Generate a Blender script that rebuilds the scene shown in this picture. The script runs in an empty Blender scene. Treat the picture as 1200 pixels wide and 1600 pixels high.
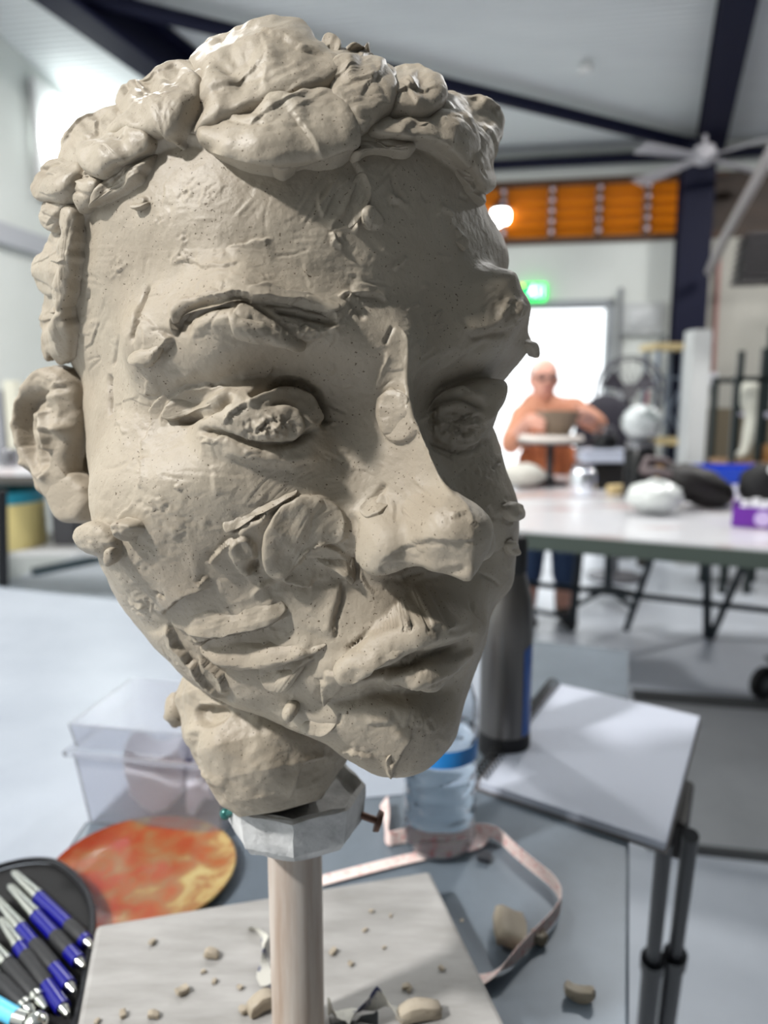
import bpy, bmesh, math, random
import numpy as np
from mathutils import Vector, Matrix, Euler

random.seed(7)
np.random.seed(7)
SC = bpy.context.scene
COL = SC.collection

# ------------------------------------------------------------------ camera
F = 1150.0                                   # focal length in pixels of the 1200 x 1600 frame
PITCH = math.radians(9.0)
CAM = np.array([0.0, 0.0, 1.33])
FWD = np.array([0.0, math.cos(PITCH), -math.sin(PITCH)])
UPV = np.array([0.0, math.sin(PITCH), math.cos(PITCH)])
RGT = np.array([1.0, 0.0, 0.0])
cam_d = bpy.data.cameras.new('camera')
cam_d.sensor_fit = 'VERTICAL'
cam_d.sensor_height = 36.0
cam_d.lens = F / 1600.0 * 36.0
cam_d.clip_start = 0.01
cam_d.dof.use_dof = True
cam_d.dof.focus_distance = 0.315
cam_d.dof.aperture_fstop = 6.4
cam_o = bpy.data.objects.new('camera', cam_d)
COL.objects.link(cam_o)
cam_o.location = CAM
cam_o.rotation_euler = (math.pi / 2 - PITCH, 0, 0)
SC.camera = cam_o

# ------------------------------------------------------------------ world, exposure
w = bpy.data.worlds.new('world')
SC.world = w
w.use_nodes = True
w.node_tree.nodes['Background'].inputs[0].default_value = (0.93, 0.97, 1.0, 1)
w.node_tree.nodes['Background'].inputs[1].default_value = 3.0
SC.view_settings.view_transform = 'Standard'
SC.view_settings.look = 'None'
SC.view_settings.gamma = 1.0
SC.view_settings.use_curve_mapping = False
SC.view_settings.exposure = -0.25
# ceiling lamps (position, watts), last three added out of view to brighten the background; each lamp's light is made in lamp_highbay()
LAMPS = [((-2.48, -0.98, 4.0), 380.0), ((-2.9, 0.7, 3.95), 36.0), ((1.4, 3.4, 3.80), 68.0), ((-1.3, 3.8, 3.75), 100.0), ((3.4, 4.6, 3.55), 68.0)]


# ------------------------------------------------------------------ pixel helpers (measuring only)
def ray(u, v):
    return FWD + RGT * (u - 600.0) / F + UPV * (800.0 - v) / F


def at_z(u, v, z):
    d = ray(u, v)
    return CAM + d * ((z - CAM[2]) / d[2])


def at_dep(u, v, dep):
    return CAM + ray(u, v) * dep


def at_plane(u, v, p, n):
    d = ray(u, v)
    return CAM + d * (np.dot(np.array(p) - CAM, n) / np.dot(d, n))


def at_y(u, v, y):
    d = ray(u, v)
    return CAM + d * (y / d[1])


def px(P):
    P = np.asarray(P) - CAM
    dep = P @ FWD
    return 600 + F * (P @ RGT) / dep, 800 - F * (P @ UPV) / dep, dep


# room frame: the hall is turned 10 degrees against the camera
RHO = math.radians(10.0)
E1 = np.array([math.cos(RHO), -math.sin(RHO), 0.0])
E2 = np.array([math.sin(RHO), math.cos(RHO), 0.0])
EZ = np.array([0, 0, 1.0])


def room(a, b, z):
    return E1 * a + E2 * b + EZ * z


# ------------------------------------------------------------------ colours and materials
def lin(c):
    r = []
    for x in c:
        x = x / 255.0
        r.append(x / 12.92 if x <= 0.04045 else ((x + 0.055) / 1.055) ** 2.4)
    return tuple(r) + (1.0,)


MATS = {}


def mat(name, rgb, rough=0.6, metal=0.0, spec=0.5, noise=None, bump=None, trans=0.0, emit=None, coat=0.0, alpha=None, ior=1.45):
    """rgb is sRGB 0..255; noise = (scale, rgb2, lo, hi, detail); bump = (scale, strength, distance)"""
    if name in MATS:
        return MATS[name]
    m = bpy.data.materials.new(name)
    m.use_nodes = True
    nt = m.node_tree
    b = nt.nodes['Principled BSDF']
    b.inputs['Base Color'].default_value = lin(rgb)
    b.inputs['Roughness'].default_value = rough
    b.inputs['Metallic'].default_value = metal
    b.inputs['Specular IOR Level'].default_value = spec
    b.inputs['Transmission Weight'].default_value = trans
    b.inputs['Coat Weight'].default_value = coat
    b.inputs['IOR'].default_value = ior
    if alpha is not None:
        b.inputs['Alpha'].default_value = alpha
    if emit:
        b.inputs['Emission Color'].default_value = lin(emit[0])
        b.inputs['Emission Strength'].default_value = emit[1]
    tc = nt.nodes.new('ShaderNodeTexCoord')
    if noise:
        sc, c2, lo, hi, det = noise
        n = nt.nodes.new('ShaderNodeTexNoise')
        n.inputs['Detail'].default_value = det
        n.inputs['Roughness'].default_value = 0.6
        if isinstance(sc, (tuple, list)):
            mp = nt.nodes.new('ShaderNodeMapping')
            mp.inputs['Scale'].default_value = sc
            nt.links.new(tc.outputs['Object'], mp.inputs['Vector'])
            nt.links.new(mp.outputs['Vector'], n.inputs['Vector'])
            n.inputs['Scale'].default_value = 1.0
        else:
            nt.links.new(tc.outputs['Object'], n.inputs['Vector'])
            n.inputs['Scale'].default_value = sc
        r = nt.nodes.new('ShaderNodeValToRGB')
        r.color_ramp.elements[0].position = lo
        r.color_ramp.elements[1].position = hi
        r.color_ramp.elements[0].color = lin(rgb)
        r.color_ramp.elements[1].color = lin(c2)
        nt.links.new(n.outputs['Fac'], r.inputs['Fac'])
        nt.links.new(r.outputs['Color'], b.inputs['Base Color'])
    if bump:
        sc, st, di = bump
        n2 = nt.nodes.new('ShaderNodeTexNoise')
        n2.inputs['Scale'].default_value = sc
        n2.inputs['Detail'].default_value = 4
        nt.links.new(tc.outputs['Object'], n2.inputs['Vector'])
        bn = nt.nodes.new('ShaderNodeBump')
        bn.inputs['Strength'].default_value = st
        bn.inputs['Distance'].default_value = di
        nt.links.new(n2.outputs['Fac'], bn.inputs['Height'])
        nt.links.new(bn.outputs['Normal'], b.inputs['Normal'])
    MATS[name] = m
    return m


def clay_material():
    m = bpy.data.materials.new('wet_grogged_clay')
    m.use_nodes = True
    nt = m.node_tree
    N = nt.nodes
    L = nt.links
    b = N['Principled BSDF']
    tc = N.new('ShaderNodeTexCoord')
    # slow tint variation
    n1 = N.new('ShaderNodeTexNoise'); n1.inputs['Scale'].default_value = 22; n1.inputs['Detail'].default_value = 3
    L.new(tc.outputs['Object'], n1.inputs['Vector'])
    r1 = N.new('ShaderNodeValToRGB')
    r1.color_ramp.elements[0].position = 0.3; r1.color_ramp.elements[1].position = 0.72
    r1.color_ramp.elements[0].color = lin((144, 133, 117)); r1.color_ramp.elements[1].color = lin((160, 150, 134))
    L.new(n1.outputs['Fac'], r1.inputs['Fac'])
    # dark grog specks
    n2 = N.new('ShaderNodeTexNoise'); n2.inputs['Scale'].default_value = 820; n2.inputs['Detail'].default_value = 1
    L.new(tc.outputs['Object'], n2.inputs['Vector'])
    n3 = N.new('ShaderNodeTexNoise'); n3.inputs['Scale'].default_value = 60; n3.inputs['Detail'].default_value = 2
    L.new(tc.outputs['Object'], n3.inputs['Vector'])
    ad = N.new('ShaderNodeMath'); ad.operation = 'MULTIPLY_ADD'; ad.inputs[1].default_value = 0.16
    L.new(n3.outputs['Fac'], ad.inputs[0]); L.new(n2.outputs['Fac'], ad.inputs[2])
    r2 = N.new('ShaderNodeValToRGB')
    r2.color_ramp.elements[0].position = 0.795; r2.color_ramp.elements[1].position = 0.83
    r2.color_ramp.elements[0].color = (0, 0, 0, 1); r2.color_ramp.elements[1].color = (1, 1, 1, 1)
    L.new(ad.outputs[0], r2.inputs['Fac'])
    mx = N.new('ShaderNodeMixRGB'); mx.inputs[2].default_value = lin((92, 78, 62))
    L.new(r2.outputs['Color'], mx.inputs[0]); L.new(r1.outputs['Color'], mx.inputs[1])
    L.new(mx.outputs[0], b.inputs['Base Color'])
    # damp sheen
    n4 = N.new('ShaderNodeTexNoise'); n4.inputs['Scale'].default_value = 16; n4.inputs['Detail'].default_value = 4
    L.new(tc.outputs['Object'], n4.inputs['Vector'])
    mr = N.new('ShaderNodeMapRange')
    mr.inputs['From Min'].default_value = 0.3; mr.inputs['From Max'].default_value = 0.7
    mr.inputs['To Min'].default_value = 0.42; mr.inputs['To Max'].default_value = 0.62
    L.new(n4.outputs['Fac'], mr.inputs['Value']); L.new(mr.outputs['Result'], b.inputs['Roughness'])
    b.inputs['Specular IOR Level'].default_value = 0.35
    # fine relief: finger drag and grain
    n5 = N.new('ShaderNodeTexNoise'); n5.inputs['Scale'].default_value = 430; n5.inputs['Detail'].default_value = 3
    L.new(tc.outputs['Object'], n5.inputs['Vector'])
    n6 = N.new('ShaderNodeTexNoise'); n6.inputs['Scale'].default_value = 120; n6.inputs['Detail'].default_value = 3
    L.new(tc.outputs['Object'], n6.inputs['Vector'])
    a2 = N.new('ShaderNodeMath'); a2.operation = 'MULTIPLY_ADD'; a2.inputs[1].default_value = 1.6
    L.new(n6.outputs['Fac'], a2.inputs[0]); L.new(n5.outputs['Fac'], a2.inputs[2])
    a3 = N.new('ShaderNodeMath'); a3.operation = 'MULTIPLY_ADD'; a3.inputs[1].default_value = -0.8
    L.new(r2.outputs['Color'], a3.inputs[0]); L.new(a2.outputs[0], a3.inputs[2])
    bn = N.new('ShaderNodeBump'); bn.inputs['Strength'].default_value = 0.5; bn.inputs['Distance'].default_value = 0.0006
    L.new(a3.outputs[0], bn.inputs['Height']); L.new(bn.outputs['Normal'], b.inputs['Normal'])
    MATS['clay'] = m
    return m


CLAY = clay_material()


# ------------------------------------------------------------------ object helpers
def link(o, parent=None):
    COL.objects.link(o)
    if parent is not None:
        o.parent = parent
    return o


def tag(o, label=None, cat=None, group=None, kind=None):
    if label: o['label'] = label
    if cat: o['category'] = cat
    if group: o['group'] = group
    if kind: o['kind'] = kind
    return o


def empty(name, loc, label=None, cat=None, group=None, rz=0.0):
    o = bpy.data.objects.new(name, None)
    o.empty_display_size = 0.05
    o.location = loc
    o.rotation_euler = (0, 0, rz)
    link(o)
    return tag(o, label, cat, group)


def mesh_np(name, V, Q, m, parent=None, smooth=True, flat_tris=False):
    """fast mesh from numpy: V (n,3), Q (m,3|4)"""
    V = np.asarray(V, dtype=np.float64)
    Q = np.asarray(Q, dtype=np.int32)
    if parent is not None:
        V = V - np.array(parent.location)[None, :] if parent.rotation_euler[2] == 0 else V
    me = bpy.data.meshes.new(name)
    k = Q.shape[1]
    me.vertices.add(len(V)); me.vertices.foreach_set('co', V.astype(np.float32).ravel())
    me.loops.add(Q.size); me.loops.foreach_set('vertex_index', Q.ravel())
    me.polygons.add(len(Q))
    me.polygons.foreach_set('loop_start', np.arange(0, Q.size, k, dtype=np.int32))
    me.polygons.foreach_set('loop_total', np.full(len(Q), k, dtype=np.int32))
    if smooth:
        me.polygons.foreach_set('use_smooth', np.ones(len(Q), dtype=bool))
    me.update(calc_edges=True)
    me.validate()
    me.materials.append(m)
    o = bpy.data.objects.new(name, me)
    return link(o, parent)


class MB:
    """collects solids in a bmesh (local or world space) and builds one mesh object"""
    def __init__(self):
        self.bm = bmesh.new()

    def verts_faces(self, V, Fc):
        vs = [self.bm.verts.new(tuple(v)) for v in V]
        fs = []
        for f in Fc:
            try:
                fs.append(self.bm.faces.new([vs[i] for i in f]))
            except ValueError:
                pass
        return vs, fs

    def box(self, c, s, rz=0.0, M=None, bevel=0.0):
        hx, hy, hz = s[0] / 2, s[1] / 2, s[2] / 2
        V = [(x, y, z) for z in (-hz, hz) for y in (-hy, hy) for x in (-hx, hx)]
        R = Matrix.Rotation(rz, 3, 'Z') if M is None else M
        V = [R @ Vector(v) + Vector(c) for v in V]
        vs, fs = self.verts_faces(V, [(0, 2, 3, 1), (4, 5, 7, 6), (0, 1, 5, 4), (2, 6, 7, 3), (0, 4, 6, 2), (1, 3, 7, 5)])
        if bevel > 0:
            es = list({e for f in fs for e in f.edges})
            bmesh.ops.bevel(self.bm, geom=es, offset=bevel, segments=2, affect='EDGES')
        return self

    def bar(self, a, b, wd, hg=None, up=(0, 0, 1), bevel=0.0):
        """rectangular bar from a to b"""
        hg = hg or wd
        a = Vector(a); b = Vector(b)
        d = b - a
        z = d.normalized()
        x = Vector(up).cross(z)
        if x.length < 1e-5:
            x = Vector((1, 0, 0)).cross(z)
        x.normalize()
        y = z.cross(x)
        M = Matrix((x, y, z)).transposed()
        return self.box((a + b) / 2, (wd, hg, d.length), M=M, bevel=bevel)

    def tube(self, pts, r, n=10, cap=True):
        pts = [Vector(p) for p in pts]
        rs = r if isinstance(r, (list, tuple)) else [r] * len(pts)
        rings = []
        xprev = None
        for i, p in enumerate(pts):
            t = (pts[min(i + 1, len(pts) - 1)] - pts[max(i - 1, 0)]).normalized()
            if xprev is None:
                x = t.orthogonal().normalized()
            else:
                x = (xprev - t * xprev.dot(t))
                x = x.normalized() if x.length > 1e-6 else t.orthogonal().normalized()
            xprev = x
            y = t.cross(x)
            rings.append([self.bm.verts.new(p + (x * math.cos(k * 2 * math.pi / n) + y * math.sin(k * 2 * math.pi / n)) * rs[i]) for k in range(n)])
        for i in range(len(rings) - 1):
            for k in range(n):
                self.bm.faces.new((rings[i][k], rings[i][(k + 1) % n], rings[i + 1][(k + 1) % n], rings[i + 1][k]))
        if cap:
            self.bm.faces.new(rings[0][::-1])
            self.bm.faces.new(rings[-1])
        return self

    def lathe(self, prof, c=(0, 0, 0), n=28, M=None, close=True):
        """prof: list of (r, z), revolved about z"""
        c = Vector(c)
        rings = []
        for r, z in prof:
            ring = []
            for k in range(n):
                a = 2 * math.pi * k / n
                v = Vector((r * math.cos(a), r * math.sin(a), z))
                if M is not None:
                    v = M @ v
                ring.append(self.bm.verts.new(v + c))
            rings.append(ring)
        for i in range(len(rings) - 1):
            for k in range(n):
                self.bm.faces.new((rings[i][k], rings[i][(k + 1) % n], rings[i + 1][(k + 1) % n], rings[i + 1][k]))
        if close:
            self.bm.faces.new(rings[0][::-1])
            self.bm.faces.new(rings[-1])
        return self

    def prism(self, poly, d):
        """poly: list of 3D points (one planar face), extruded by vector d"""
        P = [Vector(p) for p in poly]
        d = Vector(d)
        a = [self.bm.verts.new(p) for p in P]
        b = [self.bm.verts.new(p + d) for p in P]
        n = len(P)
        self.bm.faces.new(a)
        self.bm.faces.new(b[::-1])
        for i in range(n):
            self.bm.faces.new((a[i], b[i], b[(i + 1) % n], a[(i + 1) % n]))
        return self

    def blob(self, c, r, M=None, seg=16, rings=10, rough=0.0, seed=0):
        rr = (r, r, r) if not isinstance(r, (tuple, list)) else r
        res = bmesh.ops.create_uvsphere(self.bm, u_segments=seg, v_segments=rings, radius=1.0)
        rnd = random.Random(seed)
        for v in res['verts']:
            k = 1 + rough * (rnd.random() - 0.5)
            p = Vector((v.co.x * rr[0] * k, v.co.y * rr[1] * k, v.co.z * rr[2] * k))
            if M is not None:
                p = M @ p
            v.co = p + Vector(c)
        return self

    def build(self, name, m, parent=None, smooth=False, local=False, bevel=0.0, recalc=True, angle=40, sub=0, disp=None):
        if recalc:
            bmesh.ops.recalc_face_normals(self.bm, faces=self.bm.faces[:])
        me = bpy.data.meshes.new(name)
        self.bm.to_mesh(me)
        self.bm.free()
        me.materials.append(m)
        o = bpy.data.objects.new(name, me)
        link(o, parent)
        if parent is not None and not local:
            # geometry was given in world space: bring it into the parent's space
            par = parent
            M = Matrix.Identity(4)
            chain = []
            while par is not None:
                chain.append(par)
                par = par.parent
            for q in reversed(chain):
                M = M @ (Matrix.Translation(q.location) @ q.rotation_euler.to_matrix().to_4x4())
            me.transform(M.inverted())
        if smooth:
            me.polygons.foreach_set('use_smooth', [True] * len(me.polygons))
            if angle:
                try:
                    me.set_sharp_from_angle(angle=math.radians(angle))
                except Exception:
                    pass
        if bevel > 0:
            md = o.modifiers.new('bevel', 'BEVEL'); md.width = bevel; md.segments = 2; md.limit_method = 'ANGLE'
        if sub:
            md = o.modifiers.new('subdivision', 'SUBSURF'); md.levels = sub; md.render_levels = sub
        return o


def copy_tree(o, parent=None):
    c = o.copy()
    COL.objects.link(c)
    if parent is not None:
        c.parent = parent
    for ch in list(o.children):
        copy_tree(ch, c)
    return c
# ================================================================== the hall
def lamp_highbay(loc, watts, label, size=0.34, aim=None):
    """disc-shaped LED high-bay lamp: housing, finned heat sink, lens, hook and its light"""
    o = empty('highbay_lamp', loc, label, 'lamp', 'ceiling lamps of the hall')
    M = None
    if aim is not None:
        M = (Vector(aim) - Vector(loc)).to_track_quat('-Z', 'Y').to_matrix()
    c = Vector(loc)
    MB().lathe([(0.05, .12), (.10, .11), (size * .62, .05), (size * .66, .0), (size * .60, -.01)], c, 32, M).build('housing', mat('lamp_grey', (70, 72, 76), .45, .6), o, smooth=True)
    fins = MB()
    for k in range(10):
        a = k * math.pi / 5
        R = Matrix.Rotation(a, 3, 'Z')
        R2 = (M @ R) if M is not None else R
        off = R2 @ Vector((.075, 0, .13))
        fins.box(c + off, (.07, .006, .06), M=R2)
    fins.build('heat_sink', mat('lamp_grey', (70, 72, 76)), o)
    MB().lathe([(.001, -.012), (size * .5, -.012), (size * .59, -.004)], c, 32, M, close=False).build('lens', mat('lamp_lens', (255, 255, 255), .3, emit=((255, 252, 244), 12.0)), o, smooth=True)
    MB().tube([c + Vector((0, 0, .15)), c + Vector((0, 0, .20))], .008, 8).build('hook', mat('lamp_grey', (70, 72, 76)), o)
    l = bpy.data.lights.new('highbay_light', 'AREA')
    l.shape = 'DISK'; l.size = size; l.energy = watts; l.color = (1.0, 0.982, 0.955)
    lo = bpy.data.objects.new('highbay_light', l)
    link(lo, o)
    if M is not None:
        lo.rotation_euler = M.to_euler()
        lo.location = M @ Vector((0, 0, -.03))
    else:
        lo.location = (0, 0, -0.03)
    return o


for k, (loc, wt) in enumerate(LAMPS):
    lamp_highbay(loc, wt, ['round LED high-bay lamp high to the left behind the viewpoint', 'round LED high-bay lamp above the left end of the work table',
                           'added unseen LED high-bay lamp over the long far table', 'added unseen LED high-bay lamp over the side bench at left', 'added unseen LED high-bay lamp over the right side of the hall'][k])

CS = 0.18                                         # fall of the roof towards the far wall


def ceil_z(b, off=0.0):
    return 3.45 + CS * (7.0 - b) - off


CN = EZ + CS * E2
CN = CN / np.linalg.norm(CN)


def ceil_at(u, v, off=0.0):
    return at_plane(u, v, room(0, 7, 3.45 - off), CN)


def far_at(u, v, b=7.0):
    return at_plane(u, v, room(0, b, 0), E2)


def rc(p):
    return float(np.dot(p, E1)), float(np.dot(p, E2)), float(p[2])


A0, A1, B0, B1 = -3.6, 9.0, -8.0, 7.0
M_wall = mat('white_wall', (216, 220, 217), .7, noise=(1.3, (208, 212, 208), .3, .7, 3))
M_navy = mat('navy_steel', (9, 13, 40), .6, spec=.3)
M_floor = mat('concrete_floor', (172, 178, 187), .34, noise=(1.1, (196, 202, 211), .35, .7, 5), bump=(30, .15, .002))

tag(MB().prism([room(A0 - .3, B0 - .3, 0), room(A1 + .3, B0 - .3, 0), room(A1 + .3, B1 + .3, 0), room(A0 - .3, B1 + .3, 0)], (0, 0, -.1)).build('floor', M_floor), kind='structure')


def wallbox(mb, a0, a1, b0, b1, z0, z1):
    P = [room(a0, b0, z0), room(a1, b0, z0), room(a1, b1, z0), room(a0, b1, z0)]
    mb.prism(P, (0, 0, z1 - z0))


DOOR = (-0.30, 0.785, 2.115)
wf = MB()
wallbox(wf, A0, DOOR[0], 7.0, 7.18, 0, 2.66)
wallbox(wf, DOOR[0], DOOR[1], 7.0, 7.18, DOOR[2], 2.66)
wallbox(wf, DOOR[1], A1, 7.0, 7.18, 0, 2.66)
wallbox(wf, A0, A1, 7.0, 7.18, 3.20, 3.62)
wallbox(wf, A0, -1.4, 7.0, 7.18, 2.66, 3.20)
tag(wf.build('wall_far', M_wall), kind='structure')
for nm, a0, a1, b0, b1 in (('wall_left', A0 - .15, A0, B0, B1 + .2), ('wall_right', A1, A1 + .15, B0, B1 + .2), ('wall_back', A0, A1, B0 - .15, B0)):
    m = MB()
    wallbox(m, a0, a1, b0, b1, 0, 6.4)
    tag(m.build(nm, M_wall if nm == 'wall_left' else mat('grey_block_wall', (120, 120, 116), .8)), kind='structure')

# door leaf frame
df = MB()
for a in (DOOR[0] - .03, DOOR[1] + .03):
    wallbox(df, a - .03, a + .03, 6.975, 7.19, 0, DOOR[2] + .06)
wallbox(df, DOOR[0] - .06, DOOR[1] + .06, 6.975, 7.19, DOOR[2], DOOR[2] + .06)
tag(df.build('door_1', mat('door_frame', (150, 155, 160), .5)), kind='structure')

# corrugated roof sheets, ribs along the hall's width
NBR = 300
bs = np.linspace(B0 - .2, B1 + .2, NBR * 4 + 1)
zz = np.array([ceil_z(b) + (0.016 if (k % 4) in (1, 2) else 0.0) for k, b in enumerate(bs)])
V = []
for b, z in zip(bs, zz):
    V += [room(A0 - .2, b, z), room(A1 + .2, b, z)]
Q = [(2 * k, 2 * k + 1, 2 * k + 3, 2 * k + 2) for k in range(len(bs) - 1)]
n0 = len(V)
V += [room(A0 - .2, B0 - .2, ceil_z(B0 - .2) + .1), room(A1 + .2, B0 - .2, ceil_z(B0 - .2) + .1), room(A1 + .2, B1 + .2, ceil_z(B1 + .2) + .1), room(A0 - .2, B1 + .2, ceil_z(B1 + .2) + .1)]
Q.append((n0, n0 + 1, n0 + 2, n0 + 3))
ceil_o = mesh_np('ceiling', np.array(V), np.array(Q), mat('roof_sheet', (222, 226, 227), .5, noise=((.5, 3, 3), (210, 214, 216), .35, .7, 3)), smooth=False)
tag(ceil_o, kind='structure')


def ibeam(name, a, b, wd, hg, label=None, cat='beam', up=None, m=None):
    a = Vector(a); b = Vector(b)
    up = Vector(up) if up is not None else Vector((0, 0, 1))
    z = (b - a).normalized(); x = up.cross(z).normalized(); y = z.cross(x)
    mb = MB()
    for s in (-1, 1):
        mb.bar(a + y * s * (hg / 2 - .012), b + y * s * (hg / 2 - .012), wd, .024, up=up)
    mb.bar(a, b, .02, hg - .03, up=up)
    o = mb.build(name, m or M_navy)
    if label: tag(o, label, cat)
    return o


# roof steel
pa, pb = ceil_at(95, -30, .16), ceil_at(290, 118, .16)
d = pb - pa
tag(ibeam('roof_beam', pa - d * .9, pb + d * 1.5, .22, .30), 'broad navy steel roof beam above the left wall, behind the hair', 'beam')
pa, pb = ceil_at(1152, 0, .16), ceil_at(1108, 232, .16)
tag(ibeam('roof_beam', pa - (pb - pa) * .8, pb, .20, .28), 'navy steel roof beam running down to the column at right', 'beam')
ca = rc(far_at(1088, 300, 6.82))[0]
tag(ibeam('steel_column', room(ca, 6.84, 0), room(ca, 6.84, 3.40), .25, .22, up=E2), 'navy steel column standing beside the amber louvres', 'column')
pa, pb = ceil_at(160, 0, .14), ceil_at(1088, 228, .10)
tag(MB().tube([pa - (pb - pa) * .2, pb], .05, 10).build('roof_brace', M_navy, smooth=True), 'long thin navy brace crossing the ceiling diagonally', 'brace')
tag(MB().tube([room(-2.6, 6.93, 3.33), room(4.2, 6.93, 3.33)], .042, 10).build('eaves_tube', M_navy, smooth=True), 'level navy tube under the eaves above the louvres', 'tube')
tag(MB().tube([ceil_at(905, 110, .05), ceil_at(925, 105, .05)], .03, 8).build('ceiling_bracket', mat('white_paint', (215, 215, 215), .5), smooth=True), 'small white bracket fixed under the corrugated ceiling', 'bracket')
tag(MB().tube([room(-1.6, 6.9, 3.44), room(1.4, 6.9, 3.44)], .02, 8).build('conduit', mat('conduit_grey', (150, 152, 155), .4, .3), smooth=True), 'thin grey conduit along the top of the far wall', 'pipe')

# amber louvre window strip
lw = empty('window_1', room(0, 7.05, 2.93)); tag(lw, kind='structure')
M_amber = mat('amber_glass', (206, 122, 38), .35, trans=0.0)
nt = M_amber.node_tree
tl = nt.nodes.new('ShaderNodeBsdfTranslucent'); tl.inputs[0].default_value = (0.66, 0.375, 0.055, 1)
ms = nt.nodes.new('ShaderNodeMixShader'); ms.inputs[0].default_value = 0.62
nt.links.new(nt.nodes['Principled BSDF'].outputs[0], ms.inputs[1]); nt.links.new(tl.outputs[0], ms.inputs[2])
nt.links.new(ms.outputs[0], nt.nodes['Material Output'].inputs[0])
M_brown = mat('brown_frame', (74, 44, 20), .5)
fr = MB()
wallbox(fr, -1.4, 1.72, 6.97, 7.16, 2.66, 2.715); wallbox(fr, -1.4, 1.72, 6.97, 7.16, 3.155, 3.20)
divs = [-1.38, -.95, -.56, rc(far_at(786, 330))[0], rc(far_at(862, 330))[0], rc(far_at(936, 330))[0], rc(far_at(1011, 330))[0], 1.50]
for a in divs:
    wallbox(fr, a - .022, a + .022, 6.98, 7.15, 2.70, 3.17)
fr.build('window_frame', M_brown, lw)
slat_me = None
clip_m = mat('clip_glint', (240, 226, 236), .25)  # near-white colour carries the bright highlight of each shiny clip
for i in range(len(divs) - 1):
    a0, a1 = divs[i] + .024, divs[i + 1] - .024
    for k in range(5):
        z = 2.715 + (k + .5) * .088
        s = MB(); tl_ = .030
        P = [room(a0, 7.05 + tl_, z - .051), room(a1, 7.05 + tl_, z - .051), room(a1, 7.05 - tl_, z + .051), room(a0, 7.05 - tl_, z + .051)]
        s.prism(P, E2 * .006)
        s.build('slat', M_amber, lw)
        if i >= 2:
            c = MB(); c.blob(room(divs[i] + .004, 6.962, z), (.020, .012, .020), seg=10, rings=6)
            c.build('clip', clip_m, lw, smooth=True)
# dark timber panel right of the column
tp = MB(); wallbox(tp, 1.50, 5.9, 6.985, 7.15, 2.66, 3.20)
tag(tp.build('trim_1', mat('dark_timber', (58, 40, 26), .55, noise=((3, 3, 30), (46, 31, 20), .4, .6, 3))), kind='structure')
dd = MB(); wallbox(dd, 1.62, 5.9, 6.985, 7.0, 0, 1.22)
tag(dd.build('trim_2', mat('brown_dado', (112, 102, 84), .6)), kind='structure')
dp = MB(); wallbox(dp, 1.62, 5.9, 6.985, 7.0, 1.22, 2.66)
tag(dp.build('trim_4', mat('beige_panel', (178, 176, 168), .7)), kind='structure')
# rail on the left wall
ra, rb = at_plane(0, 366, room(A0, 0, 0), E1), at_plane(62, 386, room(A0, 0, 0), E1)
rd_ = rb - ra
tr = MB(); tr.bar(ra - rd_ * 2.5 + E1 * .03, rb + rd_ * 3 + E1 * .03, .06, .14)
tag(tr.build('trim_3', mat('rail_grey', (176, 178, 184), .5)), kind='structure')

# lit lamp on the left wall and the small one by the louvres
gl = at_plane(95, 240, room(A0, 0, 0), E1) + E1 * .10
o = empty('wall_floodlight', gl, 'glaring white floodlight high on the left wall behind the hair', 'lamp')
Mx = Matrix((Vector(E2), Vector((0, 0, 1)), Vector(E1))).transposed()
MB().box(gl - E1 * .06, (.80, .86, .05), M=Mx, bevel=.02).build('housing', mat('white_paint', (215, 215, 215), .5), o)
m = MB(); m.blob(gl - E1 * .03, (.36, .40, .20), M=Mx, seg=32, rings=20); m.build('lens', mat('flood_lens', (255, 255, 255), .3, emit=((246, 255, 252), 7.0)), o, smooth=True)
MB().bar(gl - E1 * .10, gl - E1 * .05, .06).build('bracket', mat('lamp_grey', (70, 72, 76)), o)
sl = at_dep(782, 338, 6.6)
o = empty('hanging_lamp', sl, 'small glaring bulb lamp in front of the amber louvres', 'lamp')
MB().blob(sl, .085, seg=20, rings=14).build('bulb', mat('bulb_lens', (255, 255, 255), .3, emit=((255, 255, 255), 22.0)), o, smooth=True)
MB().lathe([(.09, .05), (.05, .11), (.02, .13)], sl, 20).build('lamp_shade', mat('lamp_grey', (70, 72, 76)), o, smooth=True)
MB().tube([sl + EZ * .12, np.array([sl[0], sl[1], ceil_z(float(np.dot(sl, E2)))])], .006, 6).build('cord', mat('lamp_grey', (70, 72, 76)), o)

# exit sign over the door
ep = far_at(832, 457, 6.95)
o = empty('exit_sign', ep, 'glowing green exit sign above the bright doorway', 'sign')
Mf = Matrix((Vector(E1), Vector(E2), Vector((0, 0, 1)))).transposed()
MB().box(ep, (.24, .05, .15), M=Mf, bevel=.006).build('sign_box', mat('sign_green', (20, 190, 80), .4, emit=((20, 220, 90), 3.0)), o)
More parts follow.
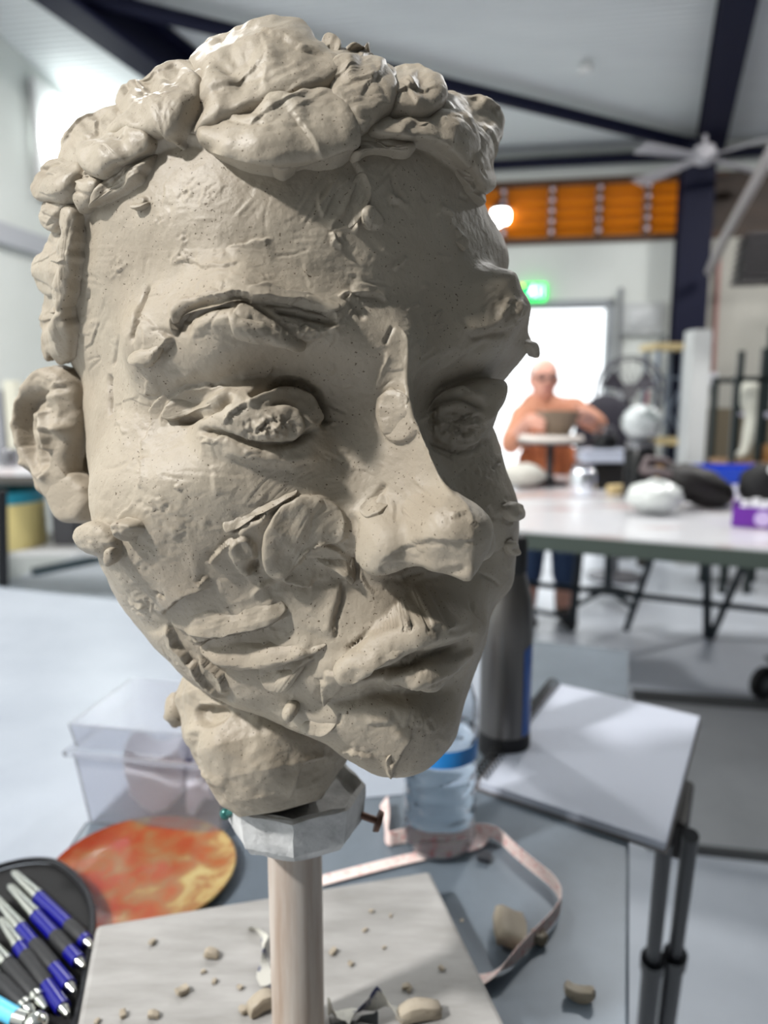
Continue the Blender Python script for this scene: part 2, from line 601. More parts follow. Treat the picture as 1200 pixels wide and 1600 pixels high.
# running figure and doorway, the usual white pictogram
pg = MB()
f = ep - E2 * .027
for (x0, z0, x1, z1, wdt) in ((-.01, .0, .0, .035, .016), (-.01, .0, -.035, -.03, .010), (-.01, .0, .02, -.02, .010), (.02, -.02, .012, -.048, .010), (.0, .03, .03, .015, .008), (.0, .03, -.03, .02, .008), (.05, -.05, .05, .05, .008), (.09, -.05, .09, .05, .008), (.05, .05, .09, .05, .008)):
    pg.bar(f + E1 * x0 + EZ * z0, f + E1 * x1 + EZ * z1, .004, wdt, up=E1)
pg.blob(f + E1 * .006 + EZ * .05, (.011, .003, .011), seg=10, rings=6)
pg.build('pictogram', mat('sign_white', (255, 255, 255), .4, emit=((225, 255, 235), 5.0)), o)
rl = ep - E1 * .09 + EZ * .06 - E2 * .02
MB().blob(rl, .014, seg=10, rings=6).build('indicator', mat('red_led', (255, 70, 40), .4, emit=((255, 60, 30), 4.0)), o, smooth=True)

# switch panel and conduit right of the door
bp = (far_at(975, 478) + far_at(1032, 520)) / 2
o = empty('switch_panel', bp, 'pale grey switch panel on the wall right of the door', 'panel')
MB().box(bp - E2 * .03, (.34, .06, .28), M=Mf, bevel=.008).build('box', mat('panel_grey', (188, 191, 192), .5), o)
MB().box(bp - E2 * .065, (.22, .012, .15), M=Mf, bevel=.004).build('cover', mat('panel_light', (205, 208, 210), .4), o)
c0 = far_at(970, 450, 6.97); c1 = far_at(966, 560, 6.97)
tag(MB().tube([c0, c1, c1 - EZ * .9], .022, 8).build('wall_conduit', mat('conduit_dark', (140, 142, 146), .4, .3), smooth=True), 'vertical grey conduit between the door and the switch panel', 'pipe')

# ceiling fan under the right beam
fc = at_dep(1100, 246, 5.6)
o = empty('ceiling_fan', fc, 'pale grey ceiling fan hanging before the navy column', 'fan')
M_fan = mat('fan_grey', (186, 184, 190), .4)
MB().lathe([(.02, .09), (.07, .08), (.09, .03), (.09, -.02), (.05, -.05), (.01, -.06)], fc, 24).build('motor', M_fan, o, smooth=True)
MB().tube([fc + EZ * .08, np.array([fc[0], fc[1], ceil_z(float(np.dot(fc, E2)))])], .018, 8).build('rod', M_fan, o, smooth=True)
for k in range(4):
    a = math.radians(28 + 90 * k)
    dirv = Vector((math.cos(a), math.sin(a), -.05)); nx = Vector((-math.sin(a), math.cos(a), .22)).normalized()
    b_ = MB()
    p0 = Vector(fc) + dirv * .09; p1 = Vector(fc) + dirv * .66
    q = [p0 - nx * .035, p0 + nx * .035, p1 + nx * .07, p1 - nx * .07]
    b_.prism(q, dirv.cross(nx) * .008)
    b_.build('blade', M_fan, o)
# grey slanting pipe and dark slatted vent at the right edge
tag(MB().tube([at_dep(1215, 215, 4.9), at_dep(1180, 285, 5.1), at_dep(1132, 372, 5.6), at_dep(1108, 425, 6.0)], .038, 10).build('slanting_pipe', mat('pipe_grey', (165, 160, 160), .35, .3), smooth=True), 'pale grey pipe slanting down past the column at right', 'pipe')
vp = at_dep(1180, 395, 5.3)
o = empty('louvred_vent', vp, 'dark grey slatted vent unit under the slanting pipe', 'vent')
M_vent = mat('vent_dark', (58, 56, 58), .5)
for k in range(7):
    wv = .50 - .05 * k
    MB().box(vp + E1 * (.16 - .03 * k) + EZ * (.10 - .05 * k), (wv, .30, .030), M=Mf, bevel=.004).build('slat', M_vent, o)
MB().box(vp + E1 * .12 + EZ * -.04 + E2 * .1, (.36, .10, .34), M=Mf).build('body', mat('vent_black', (40, 38, 40), .6), o)
# ================================================================== the clay head
HC = np.array([-0.056, 0.430, 1.328])          # centre of the skull
YAW = math.radians(26.0)
FD = np.array([math.sin(YAW), -math.cos(YAW), 0.0])      # where the face looks
RD = np.array([math.cos(YAW), math.sin(YAW), 0.0])       # the face's own left


def smin(a, b, k):
    h = np.clip(0.5 + 0.5 * (b - a) / k, 0, 1)
    return b * (1 - h) + a * h - k * h * (1 - h)


def smax(a, b, k):
    return -smin(-a, -b, k)


def ell(P, c, r):
    q = P - np.array(c)
    r = np.array(r)
    k0 = np.sqrt(np.sum((q / r) ** 2, -1))
    k1 = np.sqrt(np.sum((q / (r * r)) ** 2, -1)) + 1e-9
    return k0 * (k0 - 1.0) / k1


def cap(P, a, b, ra, rb):
    a = np.array(a); b = np.array(b)
    ab = b - a
    t = np.clip(((P - a) @ ab) / (ab @ ab), 0, 1)
    return np.sqrt(np.sum((P - a - t[..., None] * ab) ** 2, -1)) - (ra + (rb - ra) * t)


def head_sdf(P):
    d = ell(P, (0, -0.012, 0.075), (0.116, 0.140, 0.148))
    d = smin(d, ell(P, (0, 0.040, -0.035), (0.094, 0.082, 0.115)), 0.03)
    d = smin(d, ell(P, (0, 0.060, -0.115), (0.056, 0.055, 0.052)), 0.03)
    d = smin(d, ell(P, (0, 0.086, -0.142), (0.034, 0.030, 0.028)), 0.02)
    for s in (-1, 1):
        d = smin(d, ell(P, (s * 0.062, 0.072, -0.040), (0.032, 0.032, 0.030)), 0.025)
        d = smin(d, cap(P, (s * 0.012, 0.114, 0.034), (s * 0.052, 0.108, 0.043), 0.012 - s * 0.001, 0.011 - s * 0.003), 0.024)
        d = smin(d, cap(P, (s * 0.052, 0.108, 0.043), (s * 0.086, 0.080, 0.030), 0.011 - s * 0.003, 0.0075 - s * 0.003), 0.028)
    for s in (-1, 1):
        d = smax(d, -ell(P, (s * 0.047, 0.1425, 0.006), (0.038, 0.031, 0.023)), 0.016)
        d = smin(d, ell(P, (s * 0.047, 0.103, -0.003), (0.026 - s * 0.002, 0.0215 - s * 0.0015, 0.020 - s * 0.001)), 0.006)
        d = smin(d, ell(P, (s * 0.046, 0.094, -0.030), (0.034, 0.020, 0.018)), 0.022)
    # nose: a wedge with flat flanks, a bulb at the tip and two wings
    t = np.clip((0.034 - P[..., 2]) / 0.088, 0, 1)
    ridge = 0.130 + 0.047 * t; base = 0.104 + 0.010 * t
    wid = 0.012 + 0.026 * t ** 1.2
    side = (np.abs(P[..., 0]) - wid * np.clip((ridge - P[..., 1]) / (ridge - base), -0.4, 1.2)) * 0.74
    wedge = smax(side, smax(P[..., 2] - 0.040, -(P[..., 2] + 0.0545 + 0.25 * np.clip(P[..., 1] - 0.15, -0.05, 0.05)), 0.006), 0.006)
    d = smin(d, wedge, 0.009)
    d = smin(d, ell(P, (0, 0.160, -0.040), (0.016, 0.017, 0.015)), 0.010)
    for s in (-1, 1):
        d = smin(d, ell(P, (s * 0.022, 0.132, -0.047), (0.0125, 0.016, 0.012)), 0.013)
    d = smax(d, -ell(P, (0, 0.150, -0.078), (0.05, 0.030, 0.0150)), 0.007)
    # muzzle and lips
    d = smin(d, ell(P, (0, 0.098, -0.088), (0.040, 0.030, 0.030)), 0.022)
    for s in (-1, 1):
        d = smin(d, cap(P, (s * 0.004, 0.135, -0.082), (s * 0.038, 0.112, -0.090), 0.0095, 0.0045), 0.005)
        d = smin(d, cap(P, (s * 0.002, 0.129, -0.1035), (s * 0.030, 0.113, -0.097), 0.0105, 0.0045), 0.005)
    d = smax(d, -cap(P, (-0.03, 0.124, -0.1195), (0.03, 0.124, -0.1195), 0.009, 0.009), 0.010)
    d = smin(d, ell(P, (0, 0.100, -0.140), (0.028, 0.024, 0.022)), 0.018)
    return d


def head_solve(D, r0=None, it=26):
    if r0 is None:
        lo = np.full(len(D), 0.03); hi = np.full(len(D), 0.30)
        for _ in range(it):
            m = 0.5 * (lo + hi)
            s = head_sdf(D * m[:, None])
            lo = np.where(s < 0, m, lo); hi = np.where(s < 0, hi, m)
        return 0.5 * (lo + hi)
    r = r0
    for _ in range(3):
        e = 5e-4
        s = head_sdf(D * r[:, None]); s2 = head_sdf(D * (r + e)[:, None])
        g = np.clip((s2 - s) / e, 0.25, 2)
        r = r - np.clip(s / g, -0.004, 0.004)
    # steep places where the quick refinement slipped: take the outermost crossing
    s = head_sdf(D * r[:, None]); s2 = head_sdf(D * (r + e)[:, None])
    bad = np.where((np.abs(s) > 1.5e-4) | ((s2 - s) / e < 0.30))[0]
    if len(bad):
        Db = D[bad]; hi = r0[bad] + 0.030
        lo = hi.copy(); found = np.zeros(len(bad), bool)
        for k in range(60):
            nx = np.where(found, lo, lo - 0.001)
            ins = head_sdf(Db * nx[:, None]) < 0
            hi = np.where(found, hi, np.where(ins, hi, nx))
            lo = nx
            found |= ins
        for _ in range(9):
            m_ = 0.5 * (lo + hi)
            ins = head_sdf(Db * m_[:, None]) < 0
            lo = np.where(ins, m_, lo); hi = np.where(ins, hi, m_)
        r[bad] = np.where(found, 0.5 * (lo + hi), r[bad])
    return r


# ------- value noise on arrays
_perm = np.random.RandomState(3).permutation(4096)
_pval = np.random.RandomState(4).rand(4096) * 2 - 1


def vnoise(P):
    I = np.floor(P).astype(np.int64)
    f = P - I
    f = f * f * (3 - 2 * f)
    out = 0.0
    for dx in (0, 1):
        wx = f[:, 0] if dx else 1 - f[:, 0]
        hx = _perm[(I[:, 0] + dx) & 4095]
        for dy in (0, 1):
            wy = f[:, 1] if dy else 1 - f[:, 1]
            hy = _perm[(hx + I[:, 1] + dy) & 4095]
            for dz in (0, 1):
                wz = f[:, 2] if dz else 1 - f[:, 2]
                out = out + wx * wy * wz * _pval[_perm[(hy + I[:, 2] + dz) & 4095]]
    return out


def fbm(P, sc, octv=3, gain=0.5):
    out = 0.0; a = 1.0
    for k in range(octv):
        out = out + a * vnoise(P * sc * (2.03 ** k) + 17.3 * k)
        a *= gain
    return out


# ------- polyline tools in picture measure
def pl_dist(u, v, pts):
    """distance, signed side (+ = raised left side of travel), parameter 0..1"""
    best = np.full(u.shape, 1e9); side = np.zeros(u.shape); par = np.zeros(u.shape)
    pts = np.array(pts, float)
    L = np.hypot(*np.diff(pts, axis=0).T)
    tot = L.sum(); acc = 0.0
    for i in range(len(pts) - 1):
        ax, ay = pts[i]; dx, dy = pts[i + 1] - pts[i]
        l2 = dx * dx + dy * dy + 1e-9
        t = np.clip(((u - ax) * dx + (v - ay) * dy) / l2, 0, 1)
        qx = u - ax - t * dx; qy = v - ay - t * dy
        d = np.hypot(qx, qy)
        cr = dx * (v - ay) - dy * (u - ax)
        m = d < best
        best = np.where(m, d, best)
        side = np.where(m, np.where(cr < 0, 1.0, -1.0), side)
        par = np.where(m, (acc + t * L[i]) / tot, par)
        acc += L[i]
    return best, side, par


def inside(u, v, poly):
    poly = np.array(poly, float)
    c = np.zeros(u.shape, bool)
    n = len(poly)
    for i in range(n):
        x1, y1 = poly[i]; x2, y2 = poly[(i + 1) % n]
        if y1 == y2:
            continue
        cond = ((y1 > v) != (y2 > v)) & (u < (x2 - x1) * (v - y1) / (y2 - y1) + x1)
        c ^= cond
    return c


def smooth(pts, n=3, closed=False):
    """Chaikin corner cutting"""
    P = [np.array(p, float) for p in pts]
    for _ in range(n):
        Q = []
        m = len(P)
        if not closed:
            Q.append(P[0])
        for i in range(m if closed else m - 1):
            a = P[i]; b = P[(i + 1) % m]
            Q += [a * 0.75 + b * 0.25, a * 0.25 + b * 0.75]
        if not closed:
            Q.append(P[-1])
        P = Q
    return np.array(P)


def sst(a, b, x):
    t = np.clip((x - a) / (b - a), 0, 1)
    return t * t * (3 - 2 * t)


class Paint:
    """relief brushes on the surface points seen at (u, v); heights in millimetres"""
    def __init__(self, u, v, W):
        self.u, self.v, self.W = u, v, W
        self.H = np.zeros(u.shape)
        self.order = np.argsort(v)
        self.vs = v[self.order]
        a, b = u * 0.8 + v * 0.6, v * 0.8 - u * 0.6
        z = np.zeros_like(u)
        self.JU = vnoise(np.stack([a / 17, b / 17, z + 1.3], 1)) + 0.5 * vnoise(np.stack([b / 7, a / 7, z + 4.3], 1))
        self.JV = vnoise(np.stack([a / 15, b / 15, z + 7.3], 1)) + 0.5 * vnoise(np.stack([b / 6, a / 6, z + 8.3], 1))

    def sel(self, pts, pad):
        p = np.array(pts, float)
        x0, y0 = p.min(0) - pad; x1, y1 = p.max(0) + pad
        a, b = np.searchsorted(self.vs, [y0, y1])
        idx = self.order[a:b]
        uu = self.u[idx]
        return idx[(uu > x0) & (uu < x1) & (self.W[idx] > 0.01)]

    def ridge(self, pts, w, h, taper=0.18, jit=0.25):
        P = smooth(pts, 2)
        i = self.sel(P, w * 3)
        if not len(i): return
        u = self.u[i] + jit * w * self.JU[i] * 1.6; v = self.v[i] + jit * w * self.JV[i] * 1.6
        d, s, t = pl_dist(u, v, P)
        tp = sst(0, taper, t) * sst(0, taper, 1 - t) if taper > 0 else 1.0
        self.H[i] += 0.8 * h * np.exp(-(d / w) ** 2) * tp * self.W[i]

    def groove(self, pts, w, h, **k):
        self.ridge(pts, w, -h, **k)

    def edge(self, pts, h, w, sharp=1.2, taper=0.2, under=0.35, jit=1.5):
        P = smooth(pts, 2)
        i = self.sel(P, w * 3)
        if not len(i): return
        u = self.u[i] + jit * self.JU[i] * 2.2; v = self.v[i] + jit * self.JV[i] * 2.2
        d, s, t = pl_dist(u, v, P)
        tp = sst(0, taper, t) * sst(0, taper, 1 - t)
        ends = ((t <= 0.001) | (t >= 0.999))
        sd = d * s
        up = sst(-sharp, sharp, sd) * np.exp(-np.maximum(sd, 0) / w)
        dn = (1 - sst(-sharp, sharp, sd)) * np.exp(np.minimum(sd, 0) / (w * 0.45)) * under
        self.H[i] += 1.0 * h * (up - dn) * tp * self.W[i] * np.where(ends, np.exp(-(d / 6.0) ** 2), 1)

    def patch(self, poly, h, soft=6, closed=True):
        P = smooth(poly, 2, True)
        i = self.sel(P, 3)
        if not len(i): return
        u, v = self.u[i], self.v[i]
        ins = inside(u, v, P)
        d, _, _ = pl_dist(u, v, np.vstack([P, P[:1]]))
        self.H[i] += np.where(ins, 0.8 * h * sst(0, soft, d), 0) * self.W[i]

    def blob(self, c, r, h, ang=0.0, p=2):
        rx, ry = r if isinstance(r, (tuple, list)) else (r, r)
        m = max(rx, ry)
        i = self.sel([c], m * 2.4)
        if not len(i): return
        a = math.radians(ang)
        x = self.u[i] - c[0]; y = self.v[i] - c[1]
        q = ((x * math.cos(a) + y * math.sin(a)) / rx) ** 2 + ((-x * math.sin(a) + y * math.cos(a)) / ry) ** 2
        self.H[i] += h * np.exp(-q ** (p / 2)) * self.W[i]

    def comb(self, poly, ang, wl, amp, bend=None, soft=14):
        """tool or finger striations inside a polygon; bend = (cx, cy) makes arcs about that point"""
        P = smooth(poly, 2, True)
        i = self.sel(P, 3)
        if not len(i): return
        u, v = self.u[i], self.v[i]
        ins = inside(u, v, P)
        d, _, _ = pl_dist(u, v, np.vstack([P, P[:1]]))
        if bend is None:
            a = math.radians(ang)
            q = -u * math.sin(a) + v * math.cos(a); l = u * math.cos(a) + v * math.sin(a)
        else:
            q = np.hypot(u - bend[0], v - bend[1]); l = np.arctan2(v - bend[1], u - bend[0]) * 60
        Z = np.zeros_like(q)
        n = 0.9 * (vnoise(np.stack([q / wl, l * 0.012, Z + 3.1], 1)) - vnoise(np.stack([q / wl + 1.0, l * 0.012, Z + 3.1], 1)))
        self.H[i] += np.where(ins, 0.34 * amp * n * sst(0, soft, d), 0) * self.W[i]

    def crumb(self, c, r, h, sc=0.15):
        rx, ry = r if isinstance(r, (tuple, list)) else (r, r)
        i = self.sel([c], max(rx, ry) * 2)
        if not len(i): return
        x = (self.u[i] - c[0]) / rx; y = (self.v[i] - c[1]) / ry
        q = np.exp(-(x * x + y * y) ** 1.5)
        uu = self.u[i] + 5 * self.JU[i]; vv = self.v[i] + 5 * self.JV[i]
        n = fbm(np.stack([(uu * 0.79 + vv * 0.61) * sc, (vv * 0.79 - uu * 0.61) * sc, np.zeros(len(i)) + c[0]], 1), 1.0, 3, 0.55)
        self.H[i] += 0.42 * h * q * n * self.W[i]


# ------- direction grid, dense on the side that faces the room's front
def az_list():
    fine = np.radians(np.arange(-116, 116.01, 0.27))
    coarse = np.radians(np.arange(120, 240, 2.0))
    return np.concatenate([fine, coarse])


AZ0 = math.atan2(-HC[0], HC[1])      # the azimuth that points back at the viewpoint
az = az_list()
el = np.radians(np.concatenate([np.arange(-89.6, -66, 0.8), np.arange(-66, 78, 0.245), np.arange(78, 89.7, 0.8)]))
NA, NE = len(az), len(el)
AZ, EL = np.meshgrid(az, el)          # (NE, NA)
# world directions: azimuth 0 looks from the skull towards the viewpoint
bx = np.array([-HC[0], -HC[1], 0.0]); bx /= np.linalg.norm(bx)
by = np.cross(np.array([0, 0, 1.0]), bx)
Dw = (np.cos(EL) * np.cos(AZ))[..., None] * bx + (np.cos(EL) * np.sin(AZ))[..., None] * by + np.sin(EL)[..., None] * np.array([0, 0, 1.0])
Dl = np.stack([Dw @ RD, Dw @ FD, Dw[..., 2]], -1)
# coarse solve, then refine on the dense grid
ce, ca = np.linspace(0, NE - 1, 200), np.linspace(0, NA - 1, 260)


def bil(A, r, c):
    r0 = np.clip(np.floor(r).astype(int), 0, A.shape[0] - 2); c0 = np.clip(np.floor(c).astype(int), 0, A.shape[1] - 2)
    fr = (r - r0); fc = (c - c0)
    if A.ndim == 3:
        fr = fr[..., None]; fc = fc[..., None]
    return (A[r0, c0] * (1 - fr) * (1 - fc) + A[r0 + 1, c0] * fr * (1 - fc) + A[r0, c0 + 1] * (1 - fr) * fc + A[r0 + 1, c0 + 1] * fr * fc)


ri, ci = np.round(ce).astype(int), np.round(ca).astype(int)
sub = Dl[np.ix_(ri, ci)]
rc = head_solve(sub.reshape(-1, 3)).reshape(sub.shape[:2])
rr = np.interp(np.arange(NE), ri, np.arange(len(ri))); cc = np.interp(np.arange(NA), ci, np.arange(len(ci)))
RR, CC = np.meshgrid(rr, cc, indexing='ij')
r0 = bil(rc, RR, CC)
rad = head_solve(Dl.reshape(-1, 3), r0.reshape(-1)).reshape(NE, NA)
P3 = (HC + Dw * rad[..., None])


def loc2w(p):
    return HC + RD * p[0] + FD * p[1] + np.array([0, 0, 1.0]) * p[2]


# ------- fit the big forms to the measured outline and landmarks (sideways moves only, depth kept)
OUT = [(375, 72), (430, 62), (468, 66), (500, 86), (545, 98), (600, 114), (640, 122), (690, 152), (732, 176), (752, 196), (762, 215), (752, 240), (758, 290),
       (770, 330), (790, 375), (795, 405), (806, 440), (830, 482), (836, 515), (832, 545), (812, 562), (795, 590), (785, 640), (779, 680), (790, 720), (800, 760), (815, 800),
       (811, 860), (800, 910), (780, 955), (762, 978), (757, 1010), (748, 1045), (738, 1080), (728, 1120), (714, 1168), (690, 1195), (640, 1212), (605, 1226),
       (575, 1210), (540, 1192), (490, 1160), (420, 1130), (340, 1095), (280, 1058), (230, 1003), (190, 948), (156, 890), (142, 850), (138, 800), (136, 740), (133, 680), (124, 605),
       (98, 550), (80, 470), (76, 400), (80, 330), (85, 280), (112, 246), (150, 204), (200, 176), (235, 148), (290, 114), (318, 88), (345, 76)]
LM = [  # local point -> where the photograph has it
    ((0, 0.131, 0.036), (632, 530)), ((0, 0.131, 0.012), (626, 625)), ((0, 0.158, -0.016), (688, 742)), ((0, 0.177, -0.040), (735, 838)), ((0, 0.168, -0.057), (712, 890)),
    ((0, 0.126, -0.070), (655, 922)), ((-0.036, 0.132, -0.046), (562, 855)), ((-0.026, 0.134, -0.058), (590, 896)),
    ((-0.047, 0.124, -0.003), (432, 660)), ((-0.073, 0.100, -0.003), (318, 668)), ((-0.022, 0.112, -0.003), (520, 678)),
    ((0.047, 0.124, -0.003), (712, 655)), ((0.022, 0.112, -0.003), (664, 680)), ((0.073, 0.100, -0.003), (772, 650)),
    ((-0.052, 0.128, 0.044), (400, 490)), ((-0.086, 0.098, 0.034), (272, 530)), ((0.052, 0.128, 0.044), (750, 500)), ((0.086, 0.095, 0.032), (828, 520)),
    ((-0.036, 0.113, -0.092), (538, 1050)), ((0.0, 0.138, -0.092), (668, 1018)), ((0.036, 0.113, -0.092), (745, 985)),
    ((0, 0.127, -0.118), (655, 1085)), ((0, 0.124, -0.142), (655, 1150)), ((-0.064, 0.100, -0.042), (390, 800)), ((0.064, 0.100, -0.042), (775, 790)),
    ((0, 0.125, 0.11), (560, 300)),
]


def poly_radius(poly, c, angs):
    poly = np.array(poly, float); n = len(poly)
    out = np.zeros(len(angs))
    for k, a in enumerate(angs):
        dx, dy = math.cos(a), math.sin(a)
        best = 0
        for i in range(n):
            p = poly[i] - c; q = poly[(i + 1) % n] - c
            e = q - p
            den = dx * e[1] - dy * e[0]
            if abs(den) < 1e-9: continue
            t = (p[0] * e[1] - p[1] * e[0]) / den
            s = (p[0] * dy - p[1] * dx) / den
            if t > 0 and 0 <= s <= 1: best = max(best, t)
        out[k] = best
    return out


CPX = np.array([440.0, 640.0])


def tps_fit(src, dst, lam=1e-3):
    n = len(src)
    d2 = ((src[:, None] - src[None]) ** 2).sum(-1)
    K = 0.5 * d2 * np.log(d2 + 1e-12)
    A = np.zeros((n + 3, n + 3))
    A[:n, :n] = K + lam * np.eye(n)
    A[:n, n] = 1; A[:n, n + 1:] = src
    A[n, :n] = 1; A[n + 1:, :n] = src.T
    B = np.zeros((n + 3, 2)); B[:n] = dst
    return np.linalg.solve(A, B), src


def tps_eval(fit, x):
    wgt, src = fit
    out = np.zeros((len(x), 2))
    for a in range(0, len(x), 60000):
        y = x[a:a + 60000]
        d2 = ((y[:, None] - src[None]) ** 2).sum(-1)
        U = 0.5 * d2 * np.log(d2 + 1e-12)
        out[a:a + 60000] = U @ wgt[:-3] + wgt[-3] + y @ wgt[-2:]
    return out


angs = np.radians(np.arange(0, 360, 7.5))
tr = poly_radius(OUT, CPX, angs)
lm_src = np.array([px(loc2w(p))[:2] for p, _ in LM]) / 100
lm_dst = np.array([t for _, t in LM], float) / 100
for itn in range(3):
    u, v, dep = px(P3.reshape(-1, 3))
    a_ = np.arctan2(v - CPX[1], u - CPX[0]); q_ = np.hypot(u - CPX[0], v - CPX[1])
    mr_ = np.zeros(len(angs))
    for k, a in enumerate(angs):
        da = np.abs((a_ - a + math.pi) % (2 * math.pi) - math.pi)
        mr_[k] = q_[da < math.radians(1.0)].max()
    sil_s = (CPX + np.stack([np.cos(angs), np.sin(angs)], 1) * mr_[:, None]) / 100
    sil_d = (CPX + np.stack([np.cos(angs), np.sin(angs)], 1) * tr[:, None]) / 100
    if itn == 0:
        fit = tps_fit(np.vstack([sil_s, lm_src]), np.vstack([sil_d, lm_dst]), 2e-3)
    else:
        fit = tps_fit(np.vstack([sil_s, lm_dst]), np.vstack([sil_d, lm_dst]), 2e-3)
    nw = tps_eval(fit, np.stack([u, v], 1) / 100) * 100
    mv = np.clip(nw - np.stack([u, v], 1), -220, 220)
    fl = P3.reshape(-1, 3)
    fl = fl + (mv[:, 0] * dep / F)[:, None] * RGT - (mv[:, 1] * dep / F)[:, None] * UPV
    P3 = fl.reshape(NE, NA, 3)


def grid_normals(P):
    du = np.empty_like(P); dv = np.empty_like(P)
    du[:, 1:-1] = P[:, 2:] - P[:, :-2]; du[:, 0] = P[:, 1] - P[:, -1]; du[:, -1] = P[:, 0] - P[:, -2]
    dv[1:-1] = P[2:] - P[:-2]; dv[0] = P[1] - P[0]; dv[-1] = P[-1] - P[-2]
    n = np.cross(du, dv)
    n /= np.linalg.norm(n, axis=-1, keepdims=True) + 1e-12
    return n


def box_blur(A, k):
    for ax in (0, 1):
        B = A.copy()
        for s in range(1, k + 1):
            B += np.roll(A, s, ax) + np.roll(A, -s, ax)
        A = B / (2 * k + 1)
    return A


CELL = 3


def make_dmap(u, v, dep, W=402, H=536, x0=0, y0=0):
    c = ((u - x0) / CELL).astype(int); r = ((v - y0) / CELL).astype(int)
    ok = (c >= 0) & (c < W) & (r >= 0) & (r < H)
    M = np.full((H, W), 9.0)
    np.minimum.at(M, (r[ok], c[ok]), dep[ok])
    return M


def fill_map(M, it=60, wrap=0.0):
    good = M < 8
    A = np.where(good, M, 0.0)
    for _ in range(it):
        s = np.zeros_like(A); n = np.zeros_like(A)
        for dy, dx in ((0, 1), (0, -1), (1, 0), (-1, 0), (1, 1), (1, -1), (-1, 1), (-1, -1)):
            s += np.roll(np.roll(A * good, dy, 0), dx, 1); n += np.roll(np.roll(good.astype(float), dy, 0), dx, 1)
        new = (~good) & (n > 0)
        A[new] = (s / np.maximum(n, 1))[new] + wrap
        good = good | new
    A[~good] = 0.45
    return A


NRM = grid_normals(P3)
NS = box_blur(NRM, 5); NS /= np.linalg.norm(NS, axis=-1, keepdims=True) + 1e-12
if np.sum(NS[NE // 2, 0] * (P3[NE // 2, 0] - HC)) < 0:
    NRM = -NRM; NS = -NS
u, v, dep = px(P3.reshape(-1, 3))
vd = CAM - P3.reshape(-1, 3); vd /= np.linalg.norm(vd, axis=1, keepdims=True)
facing = np.sum(vd * NRM.reshape(-1, 3), 1)
fr_ = facing > 0.02
DM = fill_map(make_dmap(u[fr_], v[fr_], dep[fr_]))
vis = dep < bil(DM, (v / CELL - 0.5).clip(0, 534), (u / CELL - 0.5).clip(0, 400)) + 0.012
Wt = np.where(vis, sst(0.04, 0.48, facing), 0.0)
Wt = Wt * (1 - 0.5 * sst(560, 650, u) * (1 - sst(470, 530, v)))      # the flat far side of the forehead is smoother
Wt = Wt * (1 - 0.96 * np.exp(-(((u - 655) / 85) ** 2 + ((v - 948) / 34) ** 2)))      # smooth shadowed recess under the nose
Wt = box_blur(box_blur(Wt.reshape(NE, NA), 4), 4).reshape(-1)
PT = Paint(u, v, Wt)
# ------- relief of the clay, stroke by stroke (positions measured on the head, heights in mm)
T = PT
# slow lumps over the whole head, hidden sides too
flat = P3.reshape(-1, 3)
T.H += 1.3 * fbm(flat, 28.0, 2) + 0.45 * fbm(flat + 3.0, 75.0, 2) + 0.12 * fbm(flat + 5.0, 300.0, 2)

# --- thicker clay under the hair
T.patch([(50, 562), (116, 562), (124, 480), (130, 340), (165, 312), (240, 243), (284, 224), (322, 230), (350, 246), (420, 268), (462, 266), (545, 240), (600, 240), (650, 230), (712, 262), (752, 325), (820, 200), (700, 50), (400, 0), (100, 100), (30, 300)], 5.0, 7)
# --- brow on the near side
T.edge([(530, 506), (505, 484), (470, 477), (430, 471), (398, 470), (375, 463), (350, 464), (315, 470), (290, 481), (276, 500), (272, 526)][::-1], 4.0, 24, taper=0.05, under=0.6)
T.groove([(283, 508), (300, 487), (330, 478), (365, 474)], 5, 3.0)
T.groove([(425, 484), (460, 490), (500, 498), (528, 508)], 5, 3.8)
T.ridge([(290, 532), (318, 506), (355, 498), (395, 506), (440, 522), (485, 530)], 15, 3.6)
T.edge([(212, 567), (243, 566), (252, 550), (270, 527)], 3.2, 30, taper=0.1)
T.edge([(462, 540), (425, 534), (380, 531), (345, 520)][::-1], 1.8, 18)
T.patch([(372, 470), (392, 474), (440, 512), (478, 535), (470, 545), (425, 520), (398, 522), (365, 515), (362, 492)], 3.0, 3)
T.groove([(396, 474), (430, 503), (465, 524)], 4, 2.6)
T.crumb((455, 505), (34, 14), 3.2)
T.crumb((485, 520), (30, 10), 2.6)
T.edge([(380, 452), (420, 450), (460, 460), (500, 468)][::-1], 1.8, 12)
T.ridge([(490, 520), (515, 512), (530, 511)], 4, 2.0)
T.patch([(455, 515), (480, 505), (495, 512), (505, 525), (485, 535), (468, 530)], 2.4, 3)
T.ridge([(530, 466), (541, 458), (548, 464), (543, 472)], 3, 3.2, taper=0.05)
T.edge([(545, 457), (575, 460), (610, 470)], 2.0, 22)
T.groove([(546, 470), (560, 485), (570, 500)], 5, 1.8)

# --- near eye
T.groove([(388, 622), (415, 606), (450, 598), (485, 606), (505, 635), (513, 664)], 6.0, 8.5, taper=0.08)
T.ridge([(382, 634), (412, 615), (450, 607), (482, 618), (500, 645), (508, 662)], 7.0, 3.6, taper=0.08)
T.groove([(415, 633), (445, 626), (470, 636), (482, 655), (480, 676), (462, 692)], 4.5, 3.8)
T.ridge([(430, 640), (455, 640), (470, 655), (470, 672), (455, 690)], 7.5, 2.2)
T.crumb((424, 668), (24, 20), 5.5, 0.13)
T.blob((422, 668), (20, 17), 4.2)
T.groove([(308, 672), (340, 677), (378, 690), (410, 698), (450, 697), (478, 685), (500, 662)], 5.0, 6.0, taper=0.08)
T.ridge([(345, 703), (395, 714), (450, 720), (505, 713)], 10, 2.4)
T.groove([(276, 659), (308, 651), (340, 638), (366, 614)], 5.5, 6.0)
T.ridge([(285, 652), (318, 638), (350, 620), (362, 604)], 5, 2.4)
